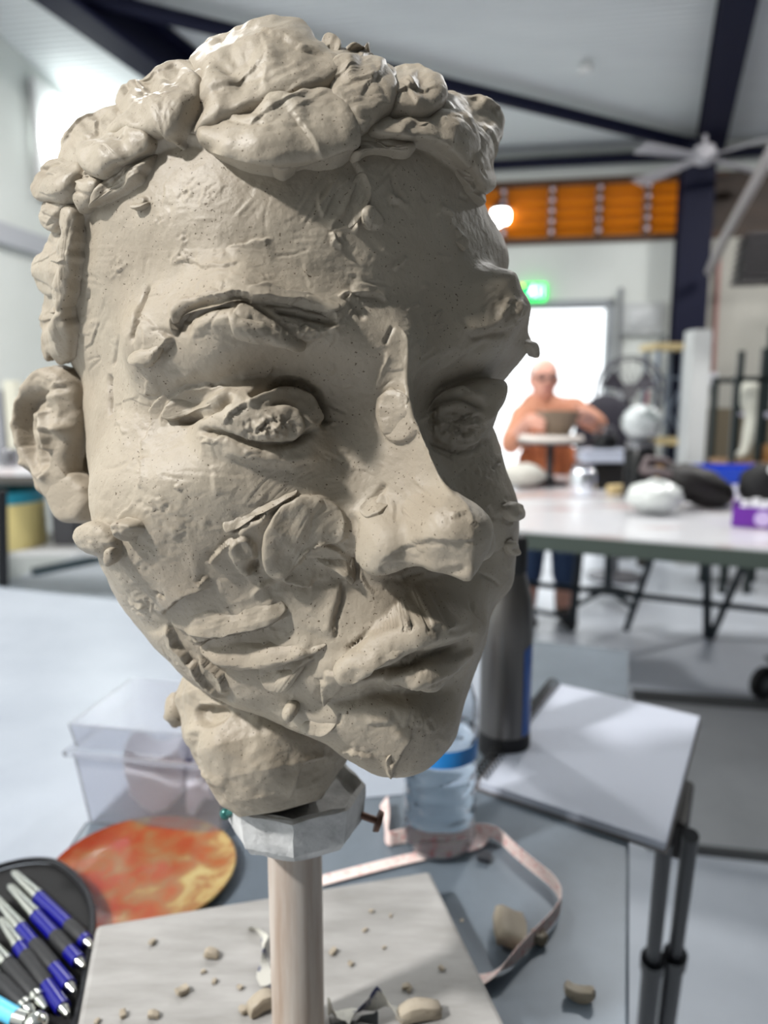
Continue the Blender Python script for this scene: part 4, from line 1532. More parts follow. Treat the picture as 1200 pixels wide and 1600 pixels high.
pad('ear', [(37, 690), (40, 642), (50, 604), (72, 576), (100, 569), (126, 582), (138, 612), (140, 660), (132, 700), (128, 735), (138, 770), (128, 805), (104, 810), (88, 790), (74, 776), (60, 742), (44, 716)],
    11, sink=26, frame=ear_frame, paint=ear_paint, n=170, m=70, bulge=0.2, rough=0.8, seed=61, edge_pow=9)
pad('earlobe', [(98, 740), (118, 732), (140, 742), (154, 764), (159, 788), (152, 808), (136, 817), (112, 818), (98, 800), (92, 770)], 11, sink=20, frame=ear_frame, n=110, m=40, bulge=0.15, rough=0.5, seed=62, edge_pow=10, center=(122, 782))

# ------- lumps stuck on the jaw and face
pad('clay_lump', [(126, 832), (140, 816), (156, 812), (178, 820), (192, 846), (192, 878), (170, 873), (148, 870), (132, 856)], 6, seed=71, rough=0.7, bulge=0.1, fine=0.7, free=-80)
pad('clay_lump', [(184, 818), (200, 806), (220, 812), (228, 822), (226, 842), (216, 852), (196, 840)], 8, seed=72, rough=0.8, bulge=0.05, n=80, fine=1.2, free=-130)
pad('clay_lump', [(176, 850), (188, 846), (192, 866), (186, 880), (178, 872)], 7, seed=73, n=60, m=14)
pad('clay_lump', [(446, 1096), (464, 1096), (469, 1104), (464, 1118), (452, 1122), (444, 1110)], 4.5, seed=74, n=60, m=14)

pad('clay_lump', [(783, 790), (798, 782), (812, 790), (814, 810), (801, 815), (786, 808)], 4, seed=75, n=60, m=14, rough=1.0, fine=0.8)
pad('clay_lump', [(786, 848), (799, 842), (808, 852), (806, 867), (793, 866)], 3.2, seed=76, n=60, m=14, rough=1.0, fine=0.8)
pad('clay_lump', [(818, 535), (832, 530), (838, 545), (836, 560), (824, 556)], 3.0, seed=77, n=60, m=14)

# ------- thin smears of clay dragged over the face, each with one free edge
SM = [
    ([(410, 868), (412, 832), (432, 797), (465, 776), (500, 772), (545, 798), (549, 850), (500, 850), (476, 862), (462, 885), (440, 905), (418, 898)], 2.2, (-62, 5, .8), 190, 201),
    ([(258, 962), (296, 926), (360, 914), (430, 930), (456, 954), (412, 977), (370, 987), (325, 994), (285, 986)], 2.2, (-14, 6, .8), 80, 202),
    ([(308, 1012), (350, 990), (420, 980), (500, 988), (517, 1010), (480, 1025), (440, 1037), (400, 1043), (350, 1039), (325, 1027)], 2.3, (-8, 6, .8), 90, 203),
    ([(398, 1038), (440, 1034), (490, 1020), (472, 1050), (445, 1083), (412, 1074)], 1.9, (-52, 5, 1.6), 80, 204),
    ([(358, 836), (392, 813), (432, 790), (474, 768), (450, 756), (400, 772), (362, 798), (345, 820)], 2.1, (-30, 5, .8), 65, 205),
    ([(505, 850), (545, 866), (557, 894), (553, 914), (536, 896), (512, 881), (488, 874)], 2.6, (40, 5, .8), 100, 206),
    ([(360, 466), (392, 472), (440, 511), (482, 537), (472, 549), (425, 529), (398, 529), (365, 520), (358, 492)], 2.6, (40, 5, 1.0), 110, 207),
    ([(272, 512), (288, 481), (350, 463), (400, 467), (470, 475), (532, 492), (530, 468), (450, 452), (380, 444), (300, 452), (262, 482)], 2.8, (0, 6, .5), 92, 208),
    ([(616, 696), (600, 684), (590, 655), (591, 624), (606, 607), (630, 611), (647, 636), (653, 672), (640, 692)], 1.8, (80, 6, .4), -140, 209),
    ([(520, 1047), (545, 1020), (575, 994), (606, 981), (640, 973), (684, 983), (692, 1000), (655, 1013), (615, 1027), (580, 1043), (556, 1061), (536, 1067)], 3.2, None, 110, 210),
    ([(252, 652), (268, 620), (305, 605), (346, 602), (358, 611), (332, 633), (292, 651), (268, 660)], 2.4, (-20, 5, .8), 100, 211),
    ([(466, 1136), (488, 1118), (522, 1116), (528, 1134), (509, 1149), (488, 1144)], 2.0, None, 90, 212),
    ([(506, 345), (540, 300), (566, 262), (586, 300), (566, 346), (520, 372)], 1.5, (-58, 5, 1.0), 10, 214),
    ([(560, 336), (574, 324), (590, 331), (603, 351), (592, 364), (572, 359)], 2.2, (40, 5, .6), 200, 215),
    ([(706, 350), (722, 362), (730, 379), (725, 394), (716, 386), (709, 368)], 1.6, None, 20, 216),
    ([(560, 800), (575, 778), (600, 752), (622, 760), (600, 800), (580, 815)], 1.3, (-50, 5, .6), 120, 218),
    ([(206, 320), (218, 304), (234, 307), (235, 322), (214, 330)], 2.2, None, 90, 219),
    ([(200, 560), (212, 540), (240, 535), (262, 528), (252, 552), (244, 568), (214, 569)], 2.2, (-20, 5, .6), 80, 220),
    ([(602, 1186), (612, 1174), (620, 1186), (618, 1212), (608, 1212)], 1.6, None, 180, 221),
]
for o_, th, cb, fr0, sd in SM:
    pad('clay_smear', o_, th * 1.25, comb=(cb[0], cb[1], cb[2] * 0.35) if cb else None, free=fr0, seed=sd, n=130, m=30, rough=0.3, bulge=0.0, edge_pow=36, sink=4.0, smear=True)

# ------- neck
NK0, NK1 = at_dep(405, 1030, 0.425), at_dep(438, 1262, 0.400)
nn, nm = 260, 150
tt = np.linspace(0, 1, nm); aa = np.linspace(0, 2 * math.pi, nn, endpoint=False)
TT, AA = np.meshgrid(tt, aa, indexing='ij')
axis = NK1 - NK0; axis /= np.linalg.norm(axis)
ax1 = np.cross(axis, FWD); ax1 /= np.linalg.norm(ax1); ax2 = np.cross(axis, ax1)
prof = np.interp(TT, [0, .18, .35, .55, .75, .9, 1.0], [.040, .0475, .0465, .0455, .041, .032, .023])
PN = NK0 + (NK1 - NK0) * TT[..., None] + (np.cos(AA) * prof)[..., None] * ax1 + (np.sin(AA) * prof)[..., None] * ax2
fl = PN.reshape(-1, 3)
nr = (np.cos(AA)[..., None] * ax1 + np.sin(AA)[..., None] * ax2).reshape(-1, 3)
H = 4.0 * fbm(fl, 30, 2) + 1.3 * fbm(fl + 2, 80, 3) + 0.2 * fbm(fl, 260, 2)
u, v, dep = px(fl)
T2 = Paint(u, v, np.where(np.sum(nr * (CAM - fl), 1) > 0, 1.0, 0.0))
T2.H += H
T2.patch([(296, 1100), (345, 1098), (362, 1112), (350, 1132), (322, 1142), (298, 1130)], -6, 8)
T2.edge([(300, 1103), (330, 1104), (365, 1102)], 3, 12)
T2.edge([(280, 1195), (310, 1210), (335, 1225), (360, 1232)], 2.6, 24)
T2.edge([(455, 1250), (470, 1205), (478, 1190), (520, 1180)], 3.2, 30)
T2.groove([(305, 1140), (300, 1180), (312, 1215)], 8, 3.0)
T2.blob((295, 1150), (14, 20), 4); T2.blob((340, 1165), (40, 34), 4)
T2.blob((420, 1160), (40, 40), 3)
PN = (fl + nr * (T2.H * 0.001)[:, None]).reshape(nm, nn, 3)
PN = np.concatenate([NK0[None, None].repeat(nn, 1), PN, (NK1 + axis * 0.002)[None, None].repeat(nn, 1)], 0)
grid_mesh('neck', PN, CLAY, HEAD)
tab = MB(); tab.blob(at_dep(277, 1108, 0.424), (0.0075, 0.009, 0.010), rough=0.2, seed=4)
tab.build('clay_tab', CLAY, HEAD, smooth=True, angle=0)
# ================================================================== the near work table and what stands on it
TZ = 0.90
TR = np.array([0.42, 1.208]); TD = np.array([0.3125, 0.95]); TD /= np.linalg.norm(TD); TL = np.array([-TD[1], TD[0]])


def tab(s, t, z=TZ):
    p = TR + TL * s - TD * t
    return np.array([p[0], p[1], z])


tb = empty('work_table', tab(.9, .5, 0), 'grey metal-topped work table carrying the clay head', 'table')
M_zinc = mat('grey_table_top', (88, 97, 106), .38, .15, noise=(7, (106, 116, 126), .3, .7, 5), bump=(60, .1, .001))
M_steel = mat('dark_steel', (52, 56, 60), .4, .5)
MB().prism([tab(0, 0), tab(2.0, 0), tab(2.0, 1.0), tab(0, 1.0)], (0, 0, -.028)).build('table_top', M_zinc, tb, bevel=.003)
for (s, t) in ((.05, .05), (1.95, .05), (1.95, .95), (.05, .95)):
    MB().bar(tab(s, t, 0), tab(s, t, TZ - .03), .04).build('leg', M_steel, tb)
rl = MB()
for (a, b) in (((.05, .05), (1.95, .05)), ((1.95, .05), (1.95, .95)), ((1.95, .95), (.05, .95)), ((.05, .95), (.05, .05))):
    rl.bar(tab(*a, TZ - .05), tab(*b, TZ - .05), .03, .04)
rl.build('rail', M_steel, tb)

# white sheet over the left of the table
def in_t(x, y, z=TZ):
    return np.array([x, y, z])


sh = [(-.300, .40), (-.303, .690), (.03, .745), (.13, .90), (.20, 1.262), (-.95, 1.64), (-1.15, 1.10), (-.80, .55)]
tag(MB().prism([in_t(x, y, TZ + .0012) for x, y in sh], (0, 0, -.0011)).build('white_sheet', mat('white_sheet', (156, 163, 173), .3, noise=(5, (142, 149, 160), .35, .7, 5), bump=(9, .12, .004))), 'large glossy white sheet covering the left part of the table', 'sheet')

# ---- base board with post
BC = np.array([-.058, .410]); bx_ = np.array([.970, .244]); by_ = np.array([-.244, .970])


def brd(x, y, z=0.93):
    p = BC + bx_ * x + by_ * y
    return np.array([p[0], p[1], z])


st = empty('sculpture_stand', brd(0, 0, TZ), 'whitewashed square board with round wooden post and plaster collar', 'stand')
M_board = mat('plaster_dusted_wood', (132, 130, 127), .7, noise=((14, 60, 30), (156, 154, 152), .3, .65, 5), bump=(55, .2, .001))
MB().prism([brd(-.134, -.134), brd(.134, -.134), brd(.134, .134), brd(-.134, .134)], (0, 0, -.018)).build('base_board', M_board, st, bevel=.004)
for s in (-1, 1):
    MB().bar(brd(s * .10, -.13, TZ + .006), brd(s * .10, .13, TZ + .006), .03, .0118).build('runner', M_board, st)
PX, PY = -.0535, .4045
m = MB()
m.lathe([(.0162, .929), (.0162, 1.10)], (PX, PY, 0), 40)
post = m.build('post', mat('worn_wood_post', (150, 132, 118), .65, noise=((90, 90, 6), (184, 177, 170), .35, .68, 5), bump=(80, .15, .001)), st, smooth=True)
# octagonal plaster collar with a raised rim
oc = MB()
ang0 = math.radians(4)


def octp(r, z, sx=1.0):
    return [np.array([PX + .003 + r * math.cos(ang0 + k * math.pi / 4) * sx, PY - .012 + r * math.sin(ang0 + k * math.pi / 4) * .92, z]) for k in range(8)]


rings = [octp(.034, 1.082), octp(.0385, 1.088), octp(.0405, 1.108), octp(.0375, 1.1095), octp(.034, 1.1035), octp(.001, 1.1030)]
vs = [[oc.bm.verts.new(tuple(p)) for p in r] for r in rings]
for i in range(len(vs) - 1):
    for k in range(8):
        oc.bm.faces.new((vs[i][k], vs[i][(k + 1) % 8], vs[i + 1][(k + 1) % 8], vs[i + 1][k]))
oc.bm.faces.new(vs[0][::-1])
bmesh.ops.subdivide_edges(oc.bm, edges=oc.bm.edges[:], cuts=3, use_grid_fill=True)
rnd = random.Random(5)
for vtx in oc.bm.verts:
    vtx.co += Vector((rnd.uniform(-1, 1), rnd.uniform(-1, 1), rnd.uniform(-1, 1))) * .00045
collar = oc.build('plaster_collar', mat('rough_plaster', (160, 160, 159), .85, noise=(60, (188, 188, 187), .35, .6, 5), bump=(220, .55, .0015)), st, smooth=True, angle=28)
sw = at_dep(588, 1282, .425)
m = MB(); s0 = at_dep(560, 1272, .425)
m.tube([s0, sw], .0022, 10)
m.tube([sw, sw + (sw - s0) / np.linalg.norm(sw - s0) * .0028], [.0065, .0058], 16)
m.build('screw', mat('rusty_screw', (92, 66, 54), .5, .4), collar, smooth=True)
m = MB(); g0 = at_dep(352, 1272, .415)
m.tube([at_dep(372, 1266, .41), g0], .002, 8); m.blob(g0, (.0035, .003, .0035), seg=8, rings=6)
m.build('wire_end', mat('green_wire', (40, 92, 88), .25, .3), collar, smooth=True)


# ---- scraps of clay
def scrap(name, c, size, rz, label, seed, mtl=CLAY, group=None, tilt=0.0, rough=.35):
    rnd = random.Random(seed)
    m = MB()
    M = Euler((tilt, 0, rz)).to_matrix()
    m.box((0, 0, 0), (size[0], size[1], size[2]))
    bmesh.ops.subdivide_edges(m.bm, edges=m.bm.edges[:], cuts=3, use_grid_fill=True)
    for v_ in m.bm.verts:
        p = v_.co
        q = Vector((p.x / size[0] * 2, p.y / size[1] * 2, p.z / size[2] * 2))
        k = 1 - .26 * max(0, q.length - 1)
        bend = .18 * size[2] * math.sin(q.x * 2.2 + seed)
        v_.co = M @ (p * k + Vector((rnd.uniform(-1, 1) * size[0], rnd.uniform(-1, 1) * size[1], rnd.uniform(-1, 1) * size[2])) * rough * .09 + Vector((0, 0, bend)))
    lo = min(v_.co.z for v_ in m.bm.verts)
    for v_ in m.bm.verts:
        v_.co += Vector((c[0], c[1], c[2] - lo))
    o = m.build(name, mtl, None, smooth=True, angle=50)
    return tag(o, label, 'clay scrap', group)


scrap('clay_scrap', at_z(409, 1580, .93), (.019, .010, .010), .5, 'stubby clay roll on the board left of the post', 1)
scrap('clay_scrap', at_z(655, 1592, .93), (.030, .011, .010), .25, 'thick clay roll at the bottom edge right of the post', 2)
scrap('clay_scrap', at_z(797, 1466, TZ), (.027, .037, .014), -.1, 'squarish clay lump inside the tape measure loop', 3)
scrap('clay_scrap', at_z(842, 1474, TZ), (.012, .010, .009), .3, 'small pale clay crumb against the tape measure loop', 4)
scrap('clay_scrap', at_z(905, 1562, TZ), (.022, .009, .009), -.35, 'clay stub lying alone near the table edge', 5)
crumbs = [(331, 1496, .007), (238, 1475, .004), (375, 1545, .003), (285, 1553, .006), (380, 1582, .005), (318, 1520, .0025), (335, 1535, .003), (580, 1425, .0025), (520, 1490, .004), (548, 1508, .003), (570, 1455, .0025), (610, 1432, .002),
          (635, 1545, .004), (640, 1548, .003), (690, 1515, .003), (600, 1482, .002), (192, 1588, .004), (240, 1590, .005), (152, 1598, .003), (425, 1568, .003), (722, 1440, .002)]
crumb_places = ['larger dark crumb left of the post, nearest the curled strip', 'crumb nearest the far left corner of the board', 'crumb just above the stubby clay roll left of the post', 'crumb halfway between the stubby roll and the board\'s left edge', 'flat crumb at the lower left of the stubby clay roll',
                'tiny crumb under the larger dark crumb left of the post', 'small crumb between the dark crumb and the stubby roll', 'crumb at the far right of the board near its back edge', 'crumb touching the right side of the post', 'crumb a little right of the crumb touching the post', 'lone crumb in the middle of the board\'s right half', 'tiny crumb near the board\'s far right corner',
                'crumb at the tip of the crumpled wrapper', 'crumb paired with the one at the wrapper tip', 'crumb near the right edge of the board', 'tiny crumb above the crumpled wrapper', 'crumb at the board\'s lower left edge', 'long crumb at the bottom of the board\'s left half', 'crumb in the lower left corner of the board', 'crumb against the left foot of the post', 'tiny crumb by the board\'s upper right edge']
for k, (uu_, vv_, s) in enumerate(crumbs):
    scrap('clay_crumb', at_z(uu_, vv_, .93), (s * 1.5, s, s * .7), k * 1.3, crumb_places[k], 40 + k, group='clay crumbs on the board', rough=.6)


# torn strips of printed packaging, twisted, lying at the foot of the post
def strip(name, pts, wd, mtl, label, seed, cat='paper scrap'):
    P = smooth(pts, 2)
    rnd = random.Random(seed)
    m = MB(); top = []
    n = len(P)
    for i, p in enumerate(P):
        t = P[min(i + 1, n - 1)] - P[max(i - 1, 0)]
        t /= np.linalg.norm(t) + 1e-9
        a = .9 + 1.1 * math.sin(i * .55 + seed)
        side = np.cross(t, EZ); side /= np.linalg.norm(side) + 1e-9
        w_ = (side * math.cos(a) + EZ * abs(math.sin(a))) * wd * (1 + .25 * math.sin(i * 1.3))
        top.append((p - w_ * .1, p + w_))
    th = EZ * .0006 + np.array([.0004, -.0004, 0])
    va = [[m.bm.verts.new(tuple(q)) for q in (a, b, b + th, a + th)] for a, b in top]
    for i in range(n - 1):
        for k in range(4):
            m.bm.faces.new((va[i][k], va[i][(k + 1) % 4], va[i + 1][(k + 1) % 4], va[i + 1][k]))
    m.bm.faces.new(va[0]); m.bm.faces.new(va[-1][::-1])
    lo = min(v_.co.z for v_ in m.bm.verts)
    for v_ in m.bm.verts:
        v_.co.z += .9302 - lo
    return tag(m.build(name, mtl, None, smooth=True, angle=50), label, cat)


M_pap = mat('clay_smeared_paper', (190, 188, 180), .5, noise=(60, (44, 52, 96), .56, .62, 3))
strip('packaging_strip', [at_z(512, 1578, .935), at_z(545, 1570, .937), at_z(580, 1572, .940), at_z(605, 1562, .943), at_z(632, 1574, .934)], .010, M_pap, 'crumpled blue and white wrapper strip right of the post foot', 2)
strip('packaging_strip', [at_z(404, 1440, .936), at_z(411, 1470, .938), at_z(420, 1500, .94), at_z(428, 1540, .937)], .008, M_pap, 'curled blue and white wrapper strip behind the post', 5)
strip('packaging_strip', [at_z(515, 1596, .933), at_z(550, 1590, .935), at_z(590, 1596, .934)], .007, mat('dark_wrapper', (52, 56, 60), .5), 'dark wrapper strip under the crumpled wrapper at the post', 9)

# ---- round glazed plate, orange and cream
pc = at_z(222, 1372, TZ)
o = empty('glazed_plate', pc, 'round flat dish with orange and cream mottled glaze', 'plate')
mg = bpy.data.materials.new('mottled_orange_glaze'); mg.use_nodes = True
nt = mg.node_tree; b = nt.nodes['Principled BSDF']
tc = nt.nodes.new('ShaderNodeTexCoord')
n1 = nt.nodes.new('ShaderNodeTexNoise'); n1.inputs['Scale'].default_value = 34; n1.inputs['Detail'].default_value = 7; n1.inputs['Distortion'].default_value = 0.6
nt.links.new(tc.outputs['Object'], n1.inputs['Vector'])
sx = nt.nodes.new('ShaderNodeSeparateXYZ'); nt.links.new(tc.outputs['Object'], sx.inputs[0])
ma = nt.nodes.new('ShaderNodeMath'); ma.operation = 'MULTIPLY_ADD'; ma.inputs[1].default_value = 1.5
nt.links.new(sx.outputs['X'], ma.inputs[0]); nt.links.new(n1.outputs['Fac'], ma.inputs[2])
r = nt.nodes.new('ShaderNodeValToRGB')
e = r.color_ramp.elements
e[0].position = .32; e[0].color = lin((146, 52, 14)); e[1].position = .76; e[1].color = lin((170, 152, 100))
q = e.new(.46); q.color = lin((146, 76, 38)); q = e.new(.60); q.color = lin((140, 100, 60))
nt.links.new(ma.outputs[0], r.inputs['Fac']); nt.links.new(r.outputs['Color'], b.inputs['Base Color'])
b.inputs['Roughness'].default_value = .22; b.inputs['Coat Weight'].default_value = .15
n2 = nt.nodes.new('ShaderNodeTexNoise'); n2.inputs['Scale'].default_value = 60
nt.links.new(tc.outputs['Object'], n2.inputs['Vector'])
bn = nt.nodes.new('ShaderNodeBump'); bn.inputs['Strength'].default_value = .35; bn.inputs['Distance'].default_value = .002
nt.links.new(n2.outputs['Fac'], bn.inputs['Height']); nt.links.new(bn.outputs['Normal'], b.inputs['Normal'])
MB().lathe([(.060, 0), (.076, .003), (.084, .009), (.083, .0105), (.074, .006), (.055, .0045), (.001, .004)], pc, 64).build('dish', mg, o, smooth=True, angle=60)

# ---- black tool pouch
pq = [(-40, 1372), (20, 1352), (62, 1347), (92, 1352), (122, 1378), (140, 1405), (148, 1440), (139, 1500), (122, 1600), (60, 1760), (-100, 1760), (-160, 1600), (-120, 1450)]
pts_ = smooth(pq, 2, True)
tp_ = empty('tool_pouch', at_z(60, 1500, TZ), 'open black fabric tool pouch at the table\'s left front', 'tool pouch')
M_pouch = mat('black_pouch', (13, 13, 15), .75, bump=(300, .3, .001))
P_ = [at_z(a, b_, TZ + .0145) for a, b_ in pts_]
MB().prism(P_, (0, 0, -.0028)).build("pouch_back", M_pouch, tp_, bevel=.001)
rim = MB(); rim.tube([p + EZ * .003 for p in P_] + [P_[0] + EZ * .003], .0026, 8); rim.build('binding', mat('pouch_binding', (32, 33, 37), .35), tp_, smooth=True)
fd = MB(); fq = [at_z(a, b_, TZ + .0168) for a, b_ in ((-60, 1540), (40, 1600), (100, 1640), (150, 1700), (100, 1750), (-80, 1750), (-140, 1600))]
fd.prism(fq, (0, 0, -.0018)); fd.build('pouch_pocket', M_pouch, tp_)

M_chrome = mat('polished_steel', (205, 206, 200), .18, 1.0)
M_blue = mat('cobalt_blue_plastic', (15, 15, 116), .3)
M_grip = mat('black_rubber_grip', (26, 27, 30), .6)
tools = [((20, 1363), (62, 1398), (112, 1443), (132, 1466), (137, 1472), (142, 1478), 'outermost blue and black tool nearest the plate'),
         ((14, 1384), (56, 1428), (98, 1456), (112, 1484), (124, 1502), (130, 1510), 'second blue and black modelling tool from the plate'),
         ((-8, 1402), (52, 1438), (80, 1462), (92, 1508), (110, 1540), (116, 1550), 'third blue and black modelling tool from the plate'),
         ((0, 1436), (30, 1476), (42, 1492), (72, 1540), (98, 1576), (106, 1586), 'fourth blue and black modelling tool from the plate'),
         ((-25, 1462), (12, 1502), (18, 1508), (54, 1556), (60, 1562), (72, 1576), 'fifth modelling tool from the plate, plain black grip'),
         ((-40, 1495), (-6, 1526), (0, 1532), (38, 1568), (44, 1574), (54, 1586), 'sixth modelling tool from the plate, black grip')]
for k, (a, b_, c, d_, e_, f_, lab) in enumerate(tools):
    zt = TZ + .0225
    Q = [at_z(x, y, zt) for x, y in (a, b_, c, d_, e_, f_)]
    o = empty('modelling_tool', Q[2], lab + ' in the pouch', 'tool', 'modelling tools in the black pouch')
    # a straight tool: distances along its axis
    ax = (Q[5] - Q[0]); Ln = np.linalg.norm(ax); ax /= Ln
    s = [float(np.dot(q - Q[0], ax)) for q in Q]

    def on(t):
        return Q[0] + ax * t
    MB().tube([on(s[0]), on(s[0] + .006), on((s[0] + s[1]) / 2), on(s[1])], [.0018, .0040, .0042, .0052], 14).build('metal_tip', M_chrome, o, smooth=True)
    MB().tube([on(s[1] - .002), on(s[1]), on(s[1] + .002)], .0053, 14).build('ferrule', M_chrome, o, smooth=True)
    MB().tube([on(s[1] + .001), on(s[2])], .0050, 14).build('collar', M_blue if k < 4 else M_grip, o, smooth=True)
    MB().tube([on(s[2] - .001), on(s[2] + .003), on(s[3] - .003), on(s[3] + .001)], [.0050, .0058, .0058, .0050], 16).build('grip', M_grip, o, smooth=True)
    MB().tube([on(s[3]), on(s[4])], .0052, 14).build('handle_end', M_blue if k < 4 else M_chrome, o, smooth=True)
    MB().tube([on(s[4] - .001), on(s[5])], [.0042, .0018], 12).build('end_tip', M_chrome, o, smooth=True)
zt = TZ + .034
qa, qb, qc = at_z(-60, 1542, zt), at_z(26, 1590, zt), at_z(66, 1600, zt)
o = empty('modelling_tool', qa, 'sky blue handled modelling tool lying across the pouch corner', 'tool')
MB().tube([qa, qb], [.006, .0056], 14).build('handle', mat('sky_blue_handle', (96, 190, 226), .3), o, smooth=True)
MB().tube([qb - (qb - qa) * .02, qb + (qc - qb) * .45], .0055, 14).build('ferrule', M_chrome, o, smooth=True)
m = MB(); m.blob(qb + (qc - qb) * .75, (.008, .007, .006), seg=14, rings=10); m.build('ball_tip', M_chrome, o, smooth=True)

# ---- clear lidded box
bxc = at_z(140, 1288, TZ); b1 = at_z(345, 1312, TZ)
ex = (b1 - bxc); wbx = float(np.linalg.norm(ex)); ex /= wbx
ey = np.cross(EZ, ex)
M_clear = mat('clear_plastic', (236, 238, 244), .2, trans=.88, ior=1.2, spec=.6)
M_lid = mat('frosted_lid', (236, 238, 244), .2, trans=.88, ior=1.2)


def bxp(x, y, z):
    return bxc + ex * x + ey * y + EZ * z


bo = empty('plastic_box', bxp(wbx / 2, .05, 0), 'clear plastic lidded box half hidden behind the neck', 'box')
WB, DB, HB = wbx, .105, .082


def tray(mb, x0, y0, x1, y1, z0, z1, fl, t):
    """open tray with flared walls of thickness t"""
    def ring(o_, z, k):
        return [bxp(x0 - k + o_, y0 - k + o_, z), bxp(x1 + k - o_, y0 - k + o_, z), bxp(x1 + k - o_, y1 + k - o_, z), bxp(x0 - k + o_, y1 + k - o_, z)]
    R = [ring(0, z0, 0), ring(0, z1, fl), ring(t, z1, fl), ring(t, z0 + t, 0)]
    vs = [[mb.bm.verts.new(tuple(p)) for p in r_] for r_ in R]
    for i in range(3):
        for k in range(4):
            mb.bm.faces.new((vs[i][k], vs[i][(k + 1) % 4], vs[i + 1][(k + 1) % 4], vs[i + 1][k]))
    mb.bm.faces.new(vs[0][::-1]); mb.bm.faces.new(vs[3])


m = MB(); tray(m, 0, 0, WB, DB, .001, HB, .008, .0016); m.build('tub', M_clear, bo, bevel=.0015)
m = MB(); tray(m, -.010, -.010, WB + .010, DB + .010, 0, .026, -.004, .0016)
for v_ in m.bm.verts:
    v_.co.z = bxp(0, 0, HB + .030)[2] - (v_.co.z - TZ) + .0
m.build('lid', M_lid, bo, bevel=.0015)
m = MB(); P4 = [bxp(-.013, -.013, HB), bxp(WB + .013, -.013, HB), bxp(WB + .013, DB + .013, HB), bxp(-.013, DB + .013, HB)]
m.tube(P4 + [P4[0]], .003, 8); m.build('rim', M_lid, bo, smooth=True)
# folded paper packets inside
for k, (x, y, z, sx_, sy_, sz_, rz, col, lab) in enumerate([(.055, .045, .026, .085, .06, .060, .3, (232, 230, 236), 'crumpled white packet at the left inside the plastic box'), (.100, .06, .030, .045, .04, .066, -.2, (180, 180, 210), 'bluish grey packet in the middle inside the plastic box'),
                                                     (.152, .045, .024, .04, .05, .056, .1, (232, 230, 238), 'pale folded packet at the right inside the plastic box')]):
    if x > WB - .03: x = WB - .035
    p = bxp(x, y, .0035)
    oo = scrap('paper_packet', p, (sx_ * .72, sy_, sz_), rz + math.atan2(ex[1], ex[0]), lab, 80 + k, mat('packet_%d' % k, col, .5), rough=.5)
    oo['category'] = 'packet'

# ---- water bottle
wc = at_z(686, 1322, TZ)
o = empty('water_bottle', wc, 'clear ribbed plastic water bottle behind the chin', 'bottle')
prof = [(.001, .004), (.022, .002), (.030, .004), (.034, .012)]
for k in range(7):
    z = .02 + k * .016
    prof += [(.0345, z), (.0345, z + .006), (.0322, z + .010), (.0322, z + .012)]
prof += [(.0345, .135), (.0335, .150), (.026, .172), (.0145, .190), (.0130, .200)]
M_pet = mat('clear_pet', (240, 244, 248), .05, trans=1.0, ior=1.18, spec=.7)
MB().lathe(prof + [(r_ - .0008, z) for r_, z in prof[::-1] if r_ > .005], wc, 40, close=False).build('bottle_body', M_pet, o, smooth=True, angle=0)
wat = [(.001, .006)] + [(r_ - .0016, max(z, .006)) for r_, z in prof[2:] if z < .122] + [(.0315, .124), (.001, .124)]
MB().lathe(wat, wc, 32, close=False).build('water', mat('water', (238, 244, 248), .02, trans=1.0, ior=1.2), o, smooth=True, angle=0)
MB().lathe([(.0348, .098), (.0349, .099), (.0349, .113), (.0348, .114)], wc, 40, close=False).build('label_band', mat('bottle_blue', (36, 128, 204), .4), o, smooth=True)
MB().lathe([(.0145, .196), (.0148, .198), (.0148, .214), (.012, .216), (.001, .216)], wc, 24, close=False).build('bottle_cap', mat('bottle_blue', (36, 128, 204), .4), o, smooth=True)

# ---- steel flask
fc_ = at_z(787, 1172, TZ)
o = empty('steel_flask', fc_, 'tall brushed steel flask with a blue stripe behind the sketchbook', 'flask')
M_flask = mat('brushed_flask', (118, 115, 112), .34, .85, noise=((60, 60, 2), (98, 96, 94), .3, .7, 3))
MB().lathe([(.001, .02), (.0305, .02), (.031, .03), (.031, .165), (.028, .195), (.021, .222), (.020, .228), (.001, .228)], fc_, 40, close=False).build('flask_body', M_flask, o, smooth=True)
MB().lathe([(.001, 0), (.0305, 0), (.0315, .004), (.0315, .026), (.031, .028)], fc_, 40, close=False).build('foot_ring', mat('black_rubber', (26, 26, 28), .6), o, smooth=True)
MB().lathe([(.021, .226), (.0215, .23), (.0215, .262), (.019, .268), (.001, .268)], fc_, 32, close=False).build('flask_lid', mat('black_rubber', (26, 26, 28), .6), o, smooth=True)
m = MB()
ring_a = [math.radians(x) for x in range(-58, -24, 4)]
va = []
for z in (.03, .06, .09, .12, .14):
    va.append([m.bm.verts.new(tuple(fc_ + np.array([.0314 * math.cos(a), .0314 * math.sin(a), z + (.012 * (a + .7) if z > .13 else 0)]))) for a in ring_a])
for i in range(len(va) - 1):
    for k in range(len(ring_a) - 1):
        m.bm.faces.new((va[i][k], va[i][k + 1], va[i + 1][k + 1], va[i + 1][k]))
m.build('blue_stripe', mat('flask_blue', (14, 84, 168), .35), o, smooth=True)

# ---- sketchbook with wire spiral
SA, SB, SCc, SD = [np.array(p) for p in ((.100, .756), (.267, .640), (.418, .915), (.250, 1.035))]
sx_ = SB - SA; ls = np.linalg.norm(sx_); sx_ /= ls
sy_ = SD - SA; ln_ = np.linalg.norm(sy_); sy_ /= ln_


def skb(a, b_, z):
    p = SA + sx_ * a + sy_ * b_
    return np.array([p[0], p[1], z])


